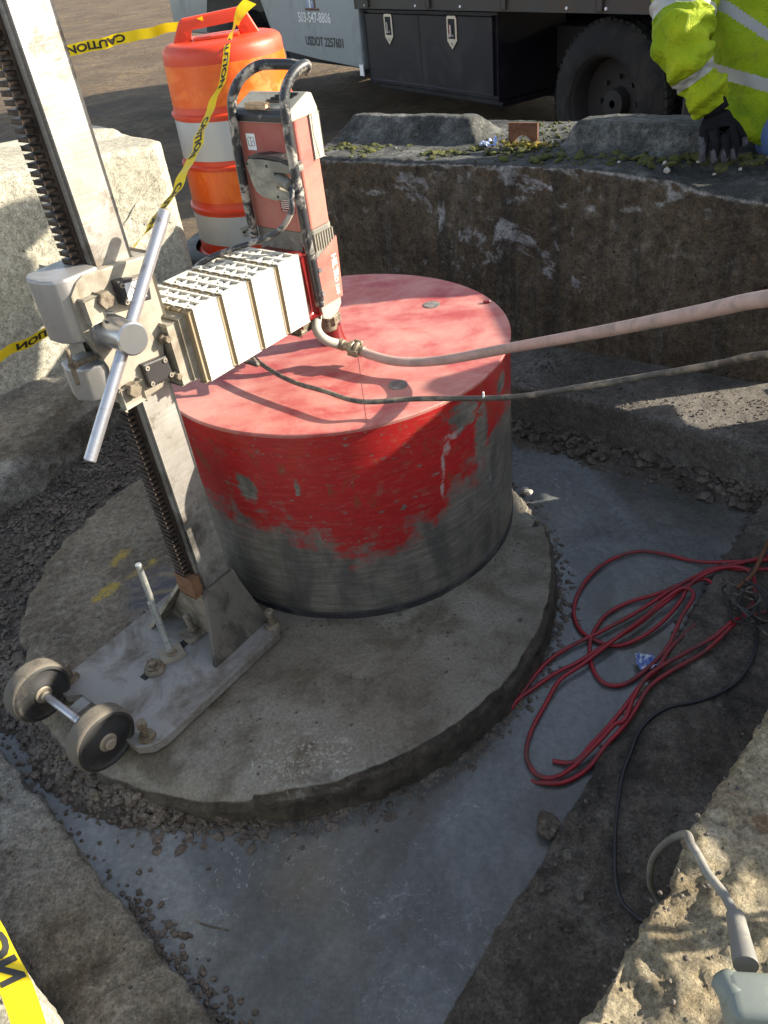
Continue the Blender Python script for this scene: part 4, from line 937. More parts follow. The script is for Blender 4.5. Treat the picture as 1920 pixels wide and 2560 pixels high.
# spindle and core bit
b = NB(); addcyl(b, rp(-.012, 0, .60), rp(-.012, 0, .68), .026, n=30, bev=.003); addcyl(b, rp(-.006, 0, .615), rp(-.006, 0, .64), .033, n=6, bev=.003); obj('spindle', b, M['bolt'], rig, True, autos=35)
def bit():
    bm = NB(); R = .457; H = .5555; nth = 540; zs = list(np.linspace(-.02, H, 60)); ll = bm.verts.layers.float.new('lvl'); al = bm.verts.layers.float.new('ang'); bl = bm.verts.layers.float.new('bare'); sml = bm.verts.layers.float.new('smear')
    K = [(-180, .33), (-145, .368), (-142, .31), (-124, .307), (-114, .296), (-100, .262), (-93, .215), (-84, .205), (-72, .238), (-62, .285), (-50, .33), (-40, .375), (-28, .42), (-21, .41), (0, .40), (60, .3), (180, .33)]
    kx = [k[0] for k in K]; ky = [k[1] for k in K]; rows = []
    blobs = [(-52, .50, 9, .05), (-44, .42, 5, .10), (-36, .36, 9, .05), (-30, .50, 5, .035), (-105, .42, 1.2, .03), (-122, .40, 5, .05)]
    for z in zs:
        row = []
        for i in range(nth + 1):
            ad = -180 + 360 * i / nth; a = rad(ad); v = bm.verts.new((R * math.cos(a), R * math.sin(a), z)); v[ll] = float(np.interp(ad, kx, ky)); v[al] = ad / 180 * math.pi * R
            bb = 0
            for (ba, bz, wa, wz) in blobs: bb = max(bb, 1 - math.hypot((ad - ba) / wa, (z - bz) / wz) * .6)
            v[bl] = max(0, bb)
            v[sml] = max(0, max(1 - math.hypot((ad - ba) / wa, (z - bz) / wz) * .5 for ba, bz, wa, wz in ((-61, .40, 1.0, .045), (-56, .465, 4.0, .012), (-59, .44, 1.6, .02), (-62, .33, .8, .03), (-40, .27, 1.2, .02)))); row.append(v)
        rows.append(row)
    for a, b in zip(rows[:-1], rows[1:]):
        for i in range(nth): bm.faces.new((a[i], a[i + 1], b[i + 1], b[i]))
    body = obj('core_bit', bm, M['bit_side'], rig, True)
    # shift frame back so the shader reads drum coordinates
    return body
cbit = bit()
# the bit's shader reads object space: re-origin the part to the drum axis
mw = V(rig.location); 
for v in cbit.data.vertices: v.co += mw
cbit.location = -mw
b = NB(); lathe(b, (0, 0, .548), EZ, [(0, .4555), (.009, .4585), (.0125, .4585), (.0145, .4565), (.0145, .3), (.0145, .06)], 180, cap=False); b.faces.new([b.verts.new((.0601 * math.cos(2 * math.pi * i / 40), .0601 * math.sin(2 * math.pi * i / 40), .5624)) for i in range(40)])
lid = obj('bit_lid', b, M['lid'], cbit, True, autos=30)
b = NB(); lathe(b, (0, 0, .0), EZ, [(0, .4595), (.020, .4595), (.021, .4575)], 180, cap=False); obj('segment_ring', b, M['rubber'], cbit, True, autos=30)
b = NB(); lathe(b, (0, 0, .5622), EZ, [(0, .034), (.02, .028), (.045, .026), (.046, .01)], 40); obj('hub', b, M['mred_dark'], cbit, True, autos=40)
for (x, y) in ((.278, .142), (.142, -.289), (-.29, .12), (-.14, .28)):
    b = NB(); lathe(b, (x, y, .5618), EZ, [(0, .023), (.0022, .023), (.003, .021), (.002, .010), (.001, .002)], 32); obj('plug', b, M['lid_disc'], cbit, True, autos=30)
b = NB(); addbox(b, (.425, .105, .566), XYZ, (.02, .012, .008), .003); obj('lug', b, M['mred_dark'], cbit)
b = NB(); addbox(b, (.06, -.24, .5629), XYZ, (.0010, .40, .0004)); obj('seam', b, M['mred'], cbit)

# water elbow + hose
t = empty('water_hose', (.05, -.12, .60), 'pink chalky water hose coupled to the foot of the red motor and running off right', 'hose')
b = NB(); addtube(b, [(-.012, -.070, .695), (-.016, -.080, .683), (-.027, -.104, .672), (-.031, -.124, .655), (-.022, -.136, .638), (-.004, -.136, .622), (.018, -.130, .610)], .0118, 16); obj('elbow', b, M['mgrey2'], t, True)
b = NB(); p0 = V((.018, -.130, .610)); p1 = V((.075, -.170, .6005)); d = (p1 - p0).normalized()
addcyl(b, p0 - d * .004, p0 + d * .014, .0135, n=20, bev=.001); addcyl(b, p0 + d * .012, p0 + d * .030, .0115, n=20)
addcyl(b, p0 + d * .030, p0 + d * .044, .019, n=8, bev=.003); addcyl(b, p0 + d * .046, p0 + d * .058, .020, n=8, bev=.003); addcyl(b, p0 + d * .058, p0 + d * .072, .0125, n=20, bev=.001)
for k in range(3): c = p0 + d * .050; u, w, _ = basis(d); q = u * math.cos(k * 2.1) + w * math.sin(k * 2.1); addbox(b, c + q * .018, (d, q, d.cross(q)), (.022, .010, .012), .002)
obj('coupling', b, M['brass'], t, True, autos=35)
b = NB(); addtube(b, [p0 + d * .066, (.089, -.187, .598), (.151, -.239, .597), (.244, -.283, .607), (.382, -.394, .67), (.497, -.637, .7997), (.564, -.845, .912), (.594, -.981, .985), (.66, -1.16, 1.065), (.85, -1.40, 1.0), (1.1, -1.5, .4)], .0112, 20, smooth=14); obj('tube', b, M['hose'], t, True)
t = empty('power_cord', (.05, -.40, .60), 'dusty black power cord passing over the red core bit below the pink hose', 'cord')
b = NB(); addtube(b, [rp(-.27, .0, .62), (-.215, -.09, .612), (-.199, -.124, .606), (-.145, -.21, .600), (-.089, -.278, .597), (-.026, -.336, .598), (.054, -.407, .598), (.172, -.437, .603), (.345, -.564, .65), (.446, -.683, .72), (.547, -.742, .758), (.609, -.852, .826), (.624, -.957, .890), (.70, -1.12, .96), (.9, -1.38, .85), (1.1, -1.5, .4)], .0056, 14, smooth=12); obj('cable', b, M['cable'], t, True)
b = NB(); c = V((.300, -.530, .634)); addbox(b, c + V((0, 0, .008)), XYZ, (.004, .003, .018), .001); obj('cable_tie', b, M['white'], t)

# ================================================================== red cord and other cords
t = empty('extension_cord', (.6, -.6, -.09), 'tangled red extension cord lying across the grey water and the ledge', 'cord')
def lift(pts, dz):
    return [(x, y, z + dz) for x, y, z in pts]
Zs = -.088
redA = [(.274, -.771, -.105), (.343, -.694, -.088), (.418, -.618, -.085), (.488, -.577, -.085), (.588, -.539, -.082), (.694, -.492, -.08), (.807, -.434, -.075), (.918, -.392, -.07), (1.011, -.397, -.05), (1.082, -.392, -.04), (1.2, -.36, -.03)]
redB = [(.262, -.79, -.11), (.314, -.724, -.09), (.366, -.690, -.088), (.43, -.655, -.085), (.49, -.631, -.085), (.537, -.609, -.082), (.606, -.575, -.08), (.677, -.539, -.078), (.757, -.487, -.075), (.836, -.44, -.07), (.892, -.424, -.065), (.905, -.455, -.065), (.889, -.500, -.07), (.839, -.554, -.066), (.771, -.605, -.06), (.703, -.662, -.055), (.661, -.714, -.05), (.618, -.741, -.048), (.570, -.788, -.046), (.523, -.832, -.046), (.457, -.877, -.066), (.41, -.905, -.082), (.365, -.891, -.09)]
redC = [(1.2, -.42, -.03), (1.076, -.405, -.045), (.976, -.377, -.06), (.911, -.332, -.085), (.833, -.281, -.085), (.761, -.260, -.085), (.665, -.291, -.085), (.585, -.362, -.086), (.537, -.444, -.088), (.53, -.511, -.088), (.552, -.557, -.088), (.601, -.590, -.088), (.663, -.581, -.085), (.736, -.542, -.080), (.805, -.487, -.07), (.848, -.442, -.058), (.926, -.410, -.05), (.986, -.418, -.045), (1.007, -.450, -.045), (.99, -.498, -.045), (.955, -.56, -.04), (.87, -.625, -.04), (.78, -.685, -.045), (.686, -.727, -.045), (.62, -.765, -.045), (.56, -.83, -.045), (.519, -.868, -.045), (.483, -.891, -.055), (.432, -.925, -.085), (.376, -.947, -.088), (.328, -.94, -.09), (.293, -.914, -.11)]
redD = [(1.2, -.47, -.03), (1.06, -.44, -.045), (1.0, -.425, -.05), (.934, -.394, -.06), (.846, -.412, -.08), (.763, -.437, -.083), (.685, -.450, -.086), (.619, -.477, -.088), (.575, -.52, -.088), (.540, -.578, -.082), (.526, -.645, -.088), (.538, -.699, -.088), (.578, -.713, -.088), (.637, -.688, -.083), (.711, -.641, -.062), (.778, -.558, -.052), (.835, -.492, -.05), (.825, -.455, -.055), (.774, -.470, -.07), (.694, -.526, -.072), (.606, -.580, -.072), (.504, -.642, -.078), (.436, -.681, -.080), (.389, -.736, -.088), (.340, -.802, -.088), (.315, -.854, -.088), (.312, -.89, -.088), (.325, -.922, -.088), (.355, -.935, -.084), (.40, -.92, -.08), (.47, -.883, -.05), (.51, -.855, -.04), (.537, -.845, -.038), (.58, -.785, -.038), (.636, -.731, -.038), (.737, -.684, -.038), (.817, -.65, -.038), (.895, -.605, -.035), (.979, -.597, -.03), (1.15, -.56, -.03)]
for pp in (redA, redB, redC, redD):
    b = NB(); addtube(b, pp, .0052, 12, smooth=9); obj('strand', b, M['redcord'], t, True)
b = NB(); addtube(b, [(1.10, -.40, .0), (1.051, -.414, -.02), (.972, -.48, -.035), (.937, -.534, -.048), (.946, -.586, -.05), (.936, -.633, -.051), (.901, -.695, -.051), (.853, -.751, -.051), (.798, -.79, -.051), (.725, -.814, -.051), (.649, -.821, -.051), (.60, -.841, -.051), (.556, -.878, -.05), (.526, -.921, -.051), (.492, -.970, -.051), (.454, -1.05, -.051), (.427, -1.121, -.051), (.408, -1.186, -.051), (.406, -1.226, -.051), (.421, -1.252, -.051), (.445, -1.275, -.051), (.50, -1.31, -.05)], .0038, 10)
tag(obj('thin_cord', b, M['blackcord'], None, True, (.6, -.85, -.05)), 'thin black cord curving over the dark ledge towards the sunlit block', 'cord')
t = empty('grey_cord_tool', (.40, -1.5, .42), 'grey hand tool with thick cord sleeve lying on the sandy foreground block', 'tool')
b = NB(); addtube(b, [(.47, -1.28, -.04), (.459, -1.244, -.01), (.441, -1.246, .05), (.431, -1.258, .15), (.429, -1.29, .26), (.422, -1.344, .38), (.406, -1.386, .432), (.408, -1.400, .434), (.411, -1.426, .433), (.418, -1.456, .438), (.4165, -1.488, .448)], .0058, 14); obj('cord', b, M['greycord'], t, True)
b = NB(); lathe(b, (.4170, -1.484, .448), V((.397, -1.548, .47)) - V((.4170, -1.484, .448)), [(0, .0062), (.001, .0105), (.03, .0115), (.062, .0135), (.07, .0135)], 28); obj('cord_sleeve', b, M['greycord'], t, True, autos=50)
b = NB(); addbox(b, (.395, -1.585, .468), (V((.98, -.18, 0)), V((.18, .98, 0)), EZ), (.075, .05, .05), .014, 4); addbox(b, (.47, -1.603, .470), (V((.98, -.18, 0)), V((.18, .98, 0)), EZ), (.16, .05, .045), .014, 4); addcyl(b, (.366, -1.555, .475), (.372, -1.585, .478), .016, n=28, bev=.005); addbox(b, (.62, -1.64, .47), (V((.98, -.18, 0)), V((.18, .98, 0)), EZ), (.18, .06, .06), .015, 4); obj('shell', b, M['greytool'], t, True, autos=50)
# tangle of old tie wire on the right
t = empty('tie_wire', (.93, -.58, -.05), 'rusty twisted loops of tie wire hooked over the red cord at the right edge', 'wire')
b = NB(); addtube(b, [(1.13, -.34, .12), (1.07, -.40, .06), (1.02, -.45, .01), (.985, -.485, -.01), (.93, -.52, -.015)], .0055, 8, smooth=6); obj('wire_end', b, M['rust'], t, True)
random.seed(12)
for k in range(6):
    b = NB(); c = V((.945 + random.uniform(-.03, .04), -.60 + random.uniform(-.05, .06), -.02)); rx, ry = random.uniform(.02, .05), random.uniform(.05, .09); ph = random.uniform(0, 3); tl = random.uniform(-.5, .5)
    pts = []
    for i in range(11): q = i / 10 * 5.4 + ph; x = rx * math.cos(q); y = ry * math.sin(q); pts.append((c.x + x * math.cos(tl) - y * math.sin(tl), c.y + x * math.sin(tl) + y * math.cos(tl), c.z + .015 * math.sin(q * 2 + k) + k * .003))
    addtube(b, pts, .0028, 7, smooth=5); obj('loop', b, M['blackcord'] if k % 2 else M['cable'], t, True)

# ================================================================== caution tape
def tape(name, label, pts, widths, wdirs, text_runs, flip=False, width=.07, lsize=.060, fold=.0):
    P = spline(pts, 16); n = len(P)
    Wv = spline([tuple(V(w).normalized() * s) for w, s in zip(wdirs, widths)], 16)
    L = [0.0]
    for i in range(1, n): L.append(L[-1] + (P[i] - P[i - 1]).length)
    def at(s, v):
        s = max(0, min(L[-1] - 1e-6, s)); i = int(np.searchsorted(L, s, 'right')) - 1; i = min(i, n - 2); f = (s - L[i]) / max(1e-9, L[i + 1] - L[i])
        c = P[i].lerp(P[i + 1], f); w = Wv[i].lerp(Wv[i + 1], f); d = (P[i + 1] - P[i]).normalized(); nn_ = d.cross(w).normalized()
        wob = .004 * math.sin(s * 31) + .003 * math.sin(s * 57 + 1)
        return c + w * v + nn_ * (wob * 1.0 + fold * (v * v * 4) * w.length), nn_
    root = empty(name, tuple(P[0]), label, 'caution tape')
    bm = NB(); m = 8; rows = []
    N = int(L[-1] / .02)
    for i in range(N + 1):
        rows.append([bm.verts.new(at(L[-1] * i / N, -.5 + j / m)[0]) for j in range(m + 1)])
    for a, b_ in zip(rows[:-1], rows[1:]):
        for j in range(m): bm.faces.new((a[j], a[j + 1], b_[j + 1], b_[j]))
    obj('strip', bm, M['tape'], root, True)
    for s0 in text_runs:
        bm = NB(); tm = textmesh('CAUTION', lsize, .0022); bmesh.ops.triangulate(tm, faces=tm.faces)
        bmesh.ops.subdivide_edges(tm, edges=[e for e in tm.edges if e.calc_length() > .02], cuts=1)
        xs = [v.co.x for v in tm.verts]; w_ = max(xs)
        for side in (1, -1):
            t2 = tm.copy(); ok = True
            for v in t2.verts:
                x, y = v.co.x, v.co.y; yy = (y - lsize * .36) / width
                if flip: x = w_ - x; yy = -yy
                q, nn_ = at(s0 + x, yy); v.co = q + nn_ * .0012 * side
            me = bpy.data.meshes.new('tmp'); t2.to_mesh(me); t2.free(); bm.from_mesh(me); bpy.data.meshes.remove(me)
        tm.free(); obj('lettering', bm, M['ink'], root)
    return root
tape('caution_tape', 'yellow caution tape stretched from the left edge to the barrel handle', [(-2.6, 1.45, 1.02), (-1.8, 1.87, 1.05), (-1.313, 2.056, 1.079), (-1.023, 2.148, 1.104), (-.722, 2.219, 1.123), (-.50, 2.19, 1.140), (-.42, 2.13, 1.150)],
     [.05, .05, .05, .05, .046, .042, .04], [(.1, -.4, .9)] * 5 + [(.1, -.6, .8), (.1, -.8, .6)], [.35, 1.18, 1.72], flip=True, width=.062, lsize=.058)
tape('caution_tape', 'yellow caution tape running from the barrel handle down behind the mast to the left edge', [(-.262, 2.10, 1.165), (-.285, 2.055, 1.112), (-.305, 1.97, 1.088), (-.322, 1.88, 1.035), (-.357, 1.83, .95), (-.418, 1.76, .868), (-.46, 1.66, .81), (-.485, 1.551, .762), (-.586, 1.379, .645), (-.70, 1.24, .555), (-.824, 1.112, .45), (-.96, .969, .391), (-1.15, .80, .34), (-1.5, .5, .33)],
     [.02, .018, .022, .030, .038, .044, .050, .056, .058, .056, .058, .060, .062, .062], [(.8, 0, .5), (.8, 0, .4), (.95, 0, .1), (.95, 0, .1), (.85, -.1, .3), (.9, -.1, .3), (.9, -.1, .35), (.9, -.1, .35), (.9, -.2, .35), (.8, -.3, .45), (.45, -.5, .75), (.35, -.5, .8), (.35, -.5, .8), (.35, -.5, .8)], [.16, .55, .92, 1.62], width=.066, lsize=.054)
b = NB()
tape('caution_tape', 'short knotted tail of yellow tape tied on the barrel handle', [(-.275, 2.085, 1.12), (-.268, 2.08, 1.14), (-.235, 2.10, 1.175), (-.20, 2.12, 1.195)], [.02, .03, .05, .055], [(.8, -.2, -.4)] * 4, [], width=.06)
tape('caution_tape', 'near twisted yellow tape with big black letters draped over the bottom left corner', [(-.60, -1.262, .43), (-.528, -1.357, .462), (-.482, -1.411, .470), (-.448, -1.453, .466), (-.424, -1.490, .462), (-.402, -1.53, .456), (-.36, -1.61, .46)],
     [.034] * 7, [(-.6, -.55, .35), (-.62, -.5, .35), (-.65, -.45, .30), (-.72, -.4, .2), (-.78, -.3, .15), (-.8, -.3, .1), (-.8, -.3, .1)], [.04], width=.045, lsize=.047)

# ================================================================== orange traffic barrel
BC = V((-.363, 2.17, 0))
t = empty('traffic_barrel', (BC.x, BC.y, .17), 'orange traffic barrel with white and orange reflective bands and a grab handle', 'traffic barrel')
b = NB()
prof = [(.17, .318), (.182, .318), (.195, .302), (.40, .298), (.402, .306), (.412, .306), (.418, .296), (.440, .291), (.59, .288), (.592, .297), (.603, .297), (.609, .287), (.625, .283), (.80, .280), (.802, .289), (.813, .289), (.819, .279), (.840, .275), (1.02, .268), (1.045, .268), (1.062, .262), (1.074, .245), (1.080, .22), (1.080, .01)]
lathe(b, (BC.x, BC.y, 0), EZ, prof, 96); body = obj('body', b, M['orange'], t, True, autos=40)
def band(z0, z1, r0, r1, mat, nm='reflective_band'):
    b = NB(); lathe(b, (BC.x, BC.y, 0), EZ, [(z0, r0 + .0012), (z1, r1 + .0012)], 96, cap=False); obj(nm, b, M[mat], t, True)
band(.846, 1.005, .275, .2690, 'sheet_o'); band(.628, .790, .283, .2806, 'sheet_w'); band(.446, .585, .2912, .2886, 'sheet_o'); band(.250, .385, .3012, .2988, 'sheet_w')
b = NB(); ang = [rad(a) for a in range(250, 291, 4)]
bmb = NB(); cc = BC + V((math.cos(rad(-97)), math.sin(rad(-97)), 0)) * .3035; 
for k in range(9): addbox(bmb, cc + V((random.uniform(-.018, .018), 0, .32 + random.uniform(-.02, .02))), XYZ, (.016, .003, .012), .001)
obj('scuff', bmb, M['mgrey2'], t)
# lid details and handle
b = NB(); addprism(b, [(-.225, 1.05), (-.165, 1.155), (-.15, 1.165), (.11, 1.180), (.13, 1.170), (.19, 1.05), (.10, 1.05), (.085, 1.125), (.07, 1.138), (-.115, 1.128), (-.13, 1.115), (-.12, 1.05)], BC, (V((1, .08, 0)).normalized(), EZ, V((.08, -1, 0)).normalized()), -.022, .022, .010, 3)
obj('handle', b, M['orange'], t, True, autos=40)
b = NB(); addbox(b, BC + V((-.01, -.02, 1.085)), XYZ, (.20, .13, .014), .006, 2); obj('lid_pad', b, M['orange'], t, True, autos=40)
for x_ in (-.155, .115): b = NB(); c = BC + V((x_, -.035, 1.10)); addcyl(b, c, c + V((0, -.004, 0)), .016, n=20); obj('handle_boss', b, M['orange'], t)
b = NB(); lathe(b, (BC.x, BC.y, 0), EZ, [(.14, .32), (.15, .40), (.175, .41), (.20, .40), (.205, .33)], 72, cap=False)
for v in b.verts: v.co += V((fbm(v.co, 5, 2, 1), fbm(v.co, 5, 2, 3), 0)) * .01
tag(obj('ballast_ring', b, M['rubber'], None, True, (BC.x, BC.y, .14)), 'flat black rubber ballast ring round the foot of the orange barrel', 'rubber ring')

# ================================================================== truck
TP = V((1.757, 3.28, 0)); TT = V((.469, -.883, 0)).normalized(); TW = V((-.883, -.469, 0)).normalized(); TA = (TT, TW, EZ)
def tp(t_, w, z): return TP + TT * t_ + TW * w + EZ * z
def tbox(bm, t0, t1, w0, w1, z0, z1, bev=0, seg=1, mi=0): addbox(bm, tp((t0 + t1) / 2, (w0 + w1) / 2, (z0 + z1) / 2), TA, (t1 - t0, w1 - w0, z1 - z0), bev, seg, mi)
tr = empty('work_truck', tp(-2.5, -1, -.1), 'grey flatbed work truck with black underbody tool box parked behind the block wall', 'truck')
# cab shell
b = NB()
prof = [(-4.66, .90), (-4.55, .62), (-4.45, .49), (-4.36, .475), (-3.6, .43), (-2.815, .385), (-2.80, .90), (-2.80, 1.75), (-3.1, 1.95), (-4.0, 1.95), (-4.75, 1.25), (-4.80, 1.1)]
addprism(b, prof, TP, (TT, EZ, TW), -1.85, .02, .02, 3)
addprism(b, [(-7.35, .55), (-7.3, 1.05), (-6.8, 1.22), (-4.7, 1.28), (-4.66, .95), (-4.85, .95), (-5.05, 1.02), (-5.9, 1.02), (-6.1, .9), (-6.25, .55)], TP, (TT, EZ, TW), -1.85, .03, .03, 3)
cb = obj('cab', b, M['silverpaint'], tr, True, autos=35)
b = NB(); addprism(b, [(-3.0, 1.25), (-3.0, 1.75), (-3.9, 1.78), (-4.45, 1.3), (-4.45, 1.25)], TP, (TT, EZ, TW), .021, .026); obj('side_window', b, M['darkpaint'], cb)
b = NB(); addtext(b, '503-547-8806', tp(-3.60, .0225, .762), TT, EZ, .110, .002); obj('phone_lettering', b, M['offwhite'], cb)
b = NB(); addtext(b, 'USDOT 2257601', tp(-3.47, .0225, .575), TT, EZ, .102, .002); obj('usdot_lettering', b, M['ink'], cb)
b = NB()
for k, (w_, mi) in enumerate(((.05, 0), (.035, 1), (.035, 0), (.03, 2))): tbox(b, -3.70 + k * .045, -3.70 + k * .045 + w_ * .8, .021, .023, .835, 1.05, mi=mi)
tbox(b, -3.74, -3.48, .021, .0235, .815, .832, mi=2)
obj('door_emblem', b, [M['filmb'], M['offwhite'], M['rust']], cb)
# chassis, bed
b = NB(); tbox(b, -7.0, 2.0, -1.35, -.55, .42, .68, .01); tbox(b, -4.6, -2.9, -1.7, -.15, .36, .46, .02); obj('chassis', b, M['under'], tr)
b = NB(); tbox(b, -2.78, 2.1, -2.0, .05, .885, .98, .008); tbox(b, -2.78, 2.1, .02, .06, .845, 1.0, .006)
for k in range(6): tbox(b, -2.6 + k * .85, -2.55 + k * .85, .055, .075, .86, 1.0, .003)
fb = obj('flat_bed', b, M['bedsteel'], tr)
for t0 in (-2.62, -1.9, -1.35, -.30, .02, .6):
    b = NB(); addcyl(b, tp(t0, .058, .868), tp(t0, .068, .868), .009, n=8, bev=.002); obj('rivet', b, M['white'], fb)
b = NB(); tbox(b, -2.85, -2.78, -2.0, .05, .98, 2.1, .01); obj('headboard', b, M['bedsteel'], tr)
b = NB(); tbox(b, -2.775, -1.035, -.62, -.02, .290, .835, .01)
tbox(b, -2.70, -1.033, -.60, -.05, .250, .292, .006)
bx = obj('tool_or_shade_box', b, M['darkpaint'], tr)
b = NB(); tbox(b, -2.775, -.50, -1.98, -1.38, .0, .835, .01); obj('tool_or_shade_box', b, M['darkpaint'], tr)  # unseen far box added to keep sun from under the truck
for w_ in (-.62, -2.02):
    b = NB(); tbox(b, .56, .575, w_, w_ + .6, .0, .88, .002); obj('shade_flap', b, M['rubber'], tr)  # flaps added to block sun reaching under the bed
b = NB(); tbox(b, .45, 1.95, -1.98, -1.5, .0, .86, .01); obj('tool_or_shade_box', b, M['darkpaint'], tr)  # second far box added, closing the sun gap behind the wheel
b = NB(); tbox(b, -5.0, -2.77, -1.86, -1.70, -.05, .5, .01); obj('shade_step', b, M['under'], tr)  # unseen far-side step, lengthened to block low sun under the cab
b = NB(); tbox(b, -2.745, -1.075, -.021, .0, .325, .805, .006); dr = obj('door', b, M['darkpaint'], bx)
b = NB(); tbox(b, -1.99, -1.955, -.0, .0015, .33, .80, .0); obj('seam', b, M['under'], dr)
for t0 in (-2.385, -1.537):
    b = NB(); z_ = .705; addprism(b, [(-.058, -.06), (.0, -.115), (.058, -.06), (.058, .085), (.046, .10), (-.046, .10), (-.058, .085)], tp(t0, 0, z_), (TT, EZ, TW), .0, .008, .002)
    la = obj('latch', b, M['latch'], bx)
    b = NB(); tbox(b, t0 - .04, t0 + .04, .008, .0095, z_ - .045, z_ + .08, .0); obj('latch_recess', b, M['under'], la)
    b = NB(); tbox(b, t0 - .010, t0 + .010, .0095, .018, z_ - .03, z_ + .045, .003); tbox(b, t0 - .03, t0 + .03, .0095, .014, z_ - .03, z_ - .015, .002); addcyl(b, tp(t0, .008, z_ - .075), tp(t0, .012, z_ - .075), .011, n=14); obj('latch_handle', b, M['chrome'], la)
b = NB(); tbox(b, -2.86, -2.80, .03, .034, .345, .43, .002); obj('marker', b, M['white'], cb)
def wheel(tc, zc, w0, r, parent):
    b = NB(); c = tp(tc, w0, zc); pr = []
    Wd = .25
    pr = [(0, r * .62), (.012, r * .66), (.0, r * .80), (-.012, r * .90), (-.03, r * .965), (-.045, r), (-Wd + .045, r), (-Wd + .02, r * .96), (-Wd, r * .7)]
    lathe(b, c, TW, pr, 96, cap=False)
    wl = obj('wheel', b, M['tyre'], parent, True, autos=50)
    b = NB()
    for i in range(58):
        a = 2 * math.pi * i / 58
        for (w_, ww, ph) in ((-.062, .045, 0), (-.125, .05, .5), (-.188, .045, 0)):
            aa = a + ph * 2 * math.pi / 58; q = TT * math.cos(aa) + EZ * math.sin(aa); tt_ = TT * -math.sin(aa) + EZ * math.cos(aa)
            addbox(b, c + q * (r + .002) + TW * w_, (q, tt_, TW), (.016, r * .078, ww), .003)
    obj('tread', b, M['tyre'], wl)
    b = NB(); lathe(b, c, TW, [(-.004, r * .635), (-.014, r * .60), (-.03, r * .585), (-.13, r * .56), (-.15, r * .45), (-.15, r * .2), (-.09, r * .17), (-.085, r * .05)], 72, cap=False); 
    for k in range(8): a = k * math.pi / 4; q = TT * math.cos(a) + EZ * math.sin(a); addcyl(b, c + q * r * .32 - TW * .15, c + q * r * .32 - TW * .125, .014, n=6)
    obj('rim', b, M['under'], wl, True, autos=40)
wheel(-.03, .345, .0, .455, tr); wheel(-.03, .345, -.29, .455, tr); wheel(-5.45, .33, -.02, .43, tr)
wheel(-.03, .345, -1.75, .455, tr); wheel(-5.45, .33, -1.6, .43, tr)
b = NB(); addcyl(b, tp(-.03, -.3, .345), tp(-.03, -1.8, .345), .09, n=16); tbox(b, -.35, .3, -1.1, -.9, .28, .45, .02); obj('rear_axle', b, M['under'], tr)

# ================================================================== worker leaning on the block
pr_ = empty('person', (1.52, .62, .72), 'worker in lime jacket and jeans leaning a gloved hand on the brown block', 'person')
def skin(name, verts, edges, radii, mat, parent, sub=2, amps=None, seed=0, faces_fn=None, root=0):
    me = bpy.data.meshes.new('s'); me.from_pydata([tuple(v) for v in verts], edges, []); o = bpy.data.objects.new('s', me); COL.objects.link(o)
    md = o.modifiers.new('k', 'SKIN'); md.use_smooth_shade = True; md.branch_smoothing = .4
    for i, r in enumerate(radii):
        sv = me.skin_vertices[0].data[i]; sv.radius = r if isinstance(r, tuple) else (r, r); sv.use_root = (i == root)
    sb = o.modifiers.new('u', 'SUBSURF'); sb.levels = sub; sb.render_levels = sub
    dg = bpy.context.evaluated_depsgraph_get(); m2 = bpy.data.meshes.new_from_object(o.evaluated_get(dg)); bpy.data.objects.remove(o); bpy.data.meshes.remove(me)
    b = bmesh.new(); b.from_mesh(m2); bpy.data.meshes.remove(m2)
    for f in b.faces: f.material_index = 0
    if amps: roughen(b, amps, seed)
    if faces_fn:
        for f in b.faces: f.material_index = faces_fn(f.calc_center_median())
    return obj(name, b, mat, parent, True)
WR = V((1.212, .575, .862)); EL = V((1.108, .640, 1.055)); SH = V((1.235, .94, 1.33))
# body (mostly under the clothes): legs kneeling, spine, neck, head, arms
bv = [(1.62, .80, .98), (1.55, .88, 1.16), (1.48, 1.00, 1.36), (1.45, 1.09, 1.45), (1.42, 1.13, 1.52), (1.40, 1.14, 1.62), (1.30, .96, 1.37), SH[:], EL[:], WR[:], (1.64, .92, 1.38), (1.72, .55, 1.20), (1.60, .30, 1.13), (1.52, .66, .96), (1.42, .52, .84), (1.56, .86, .78), (1.72, .70, .98), (1.70, .30, 1.08), (1.74, .55, .72)]
be = [(0, 1), (1, 2), (2, 3), (3, 4), (4, 5), (2, 6), (6, 7), (7, 8), (8, 9), (2, 10), (10, 11), (11, 12), (0, 13), (13, 14), (14, 15), (0, 16), (16, 17), (17, 18)]
br = [.15, .14, .15, .06, .075, .085, .07, .06, .045, .03, .06, .045, .03, .09, .06, .045, .09, .06, .045]
skin('body', bv, be, br, M['skin'], pr_)
b = NB(); bmesh.ops.create_uvsphere(b, u_segments=32, v_segments=20, radius=.135)
for v in b.verts:
    v.co.z = v.co.z * .85 if v.co.z > 0 else v.co.z * .05
    v.co += V((1.40, 1.15, 1.65))
addcyl(b, (1.40, 1.13, 1.645), (1.40, 1.13, 1.653), .155, n=36, bev=.003); obj('hard_hat', b, M['hat'], pr_, True, autos=40)
# face features
b = NB()
for s_ in (-.03, .03): b = NB(); bmesh.ops.create_uvsphere(b, u_segments=10, v_segments=8, radius=.012, matrix=Matrix.Translation((1.39 + s_, 1.065, 1.605))); obj('eye', b, M['white'], pr_, True)
b = NB(); addcyl(b, (1.39, 1.07, 1.595), (1.39, 1.035, 1.575), .012, .016, 10); addbox(b, (1.39, 1.063, 1.55), XYZ, (.045, .012, .010), .004); obj('nose_and_mouth', b, M['skin'], pr_, True)
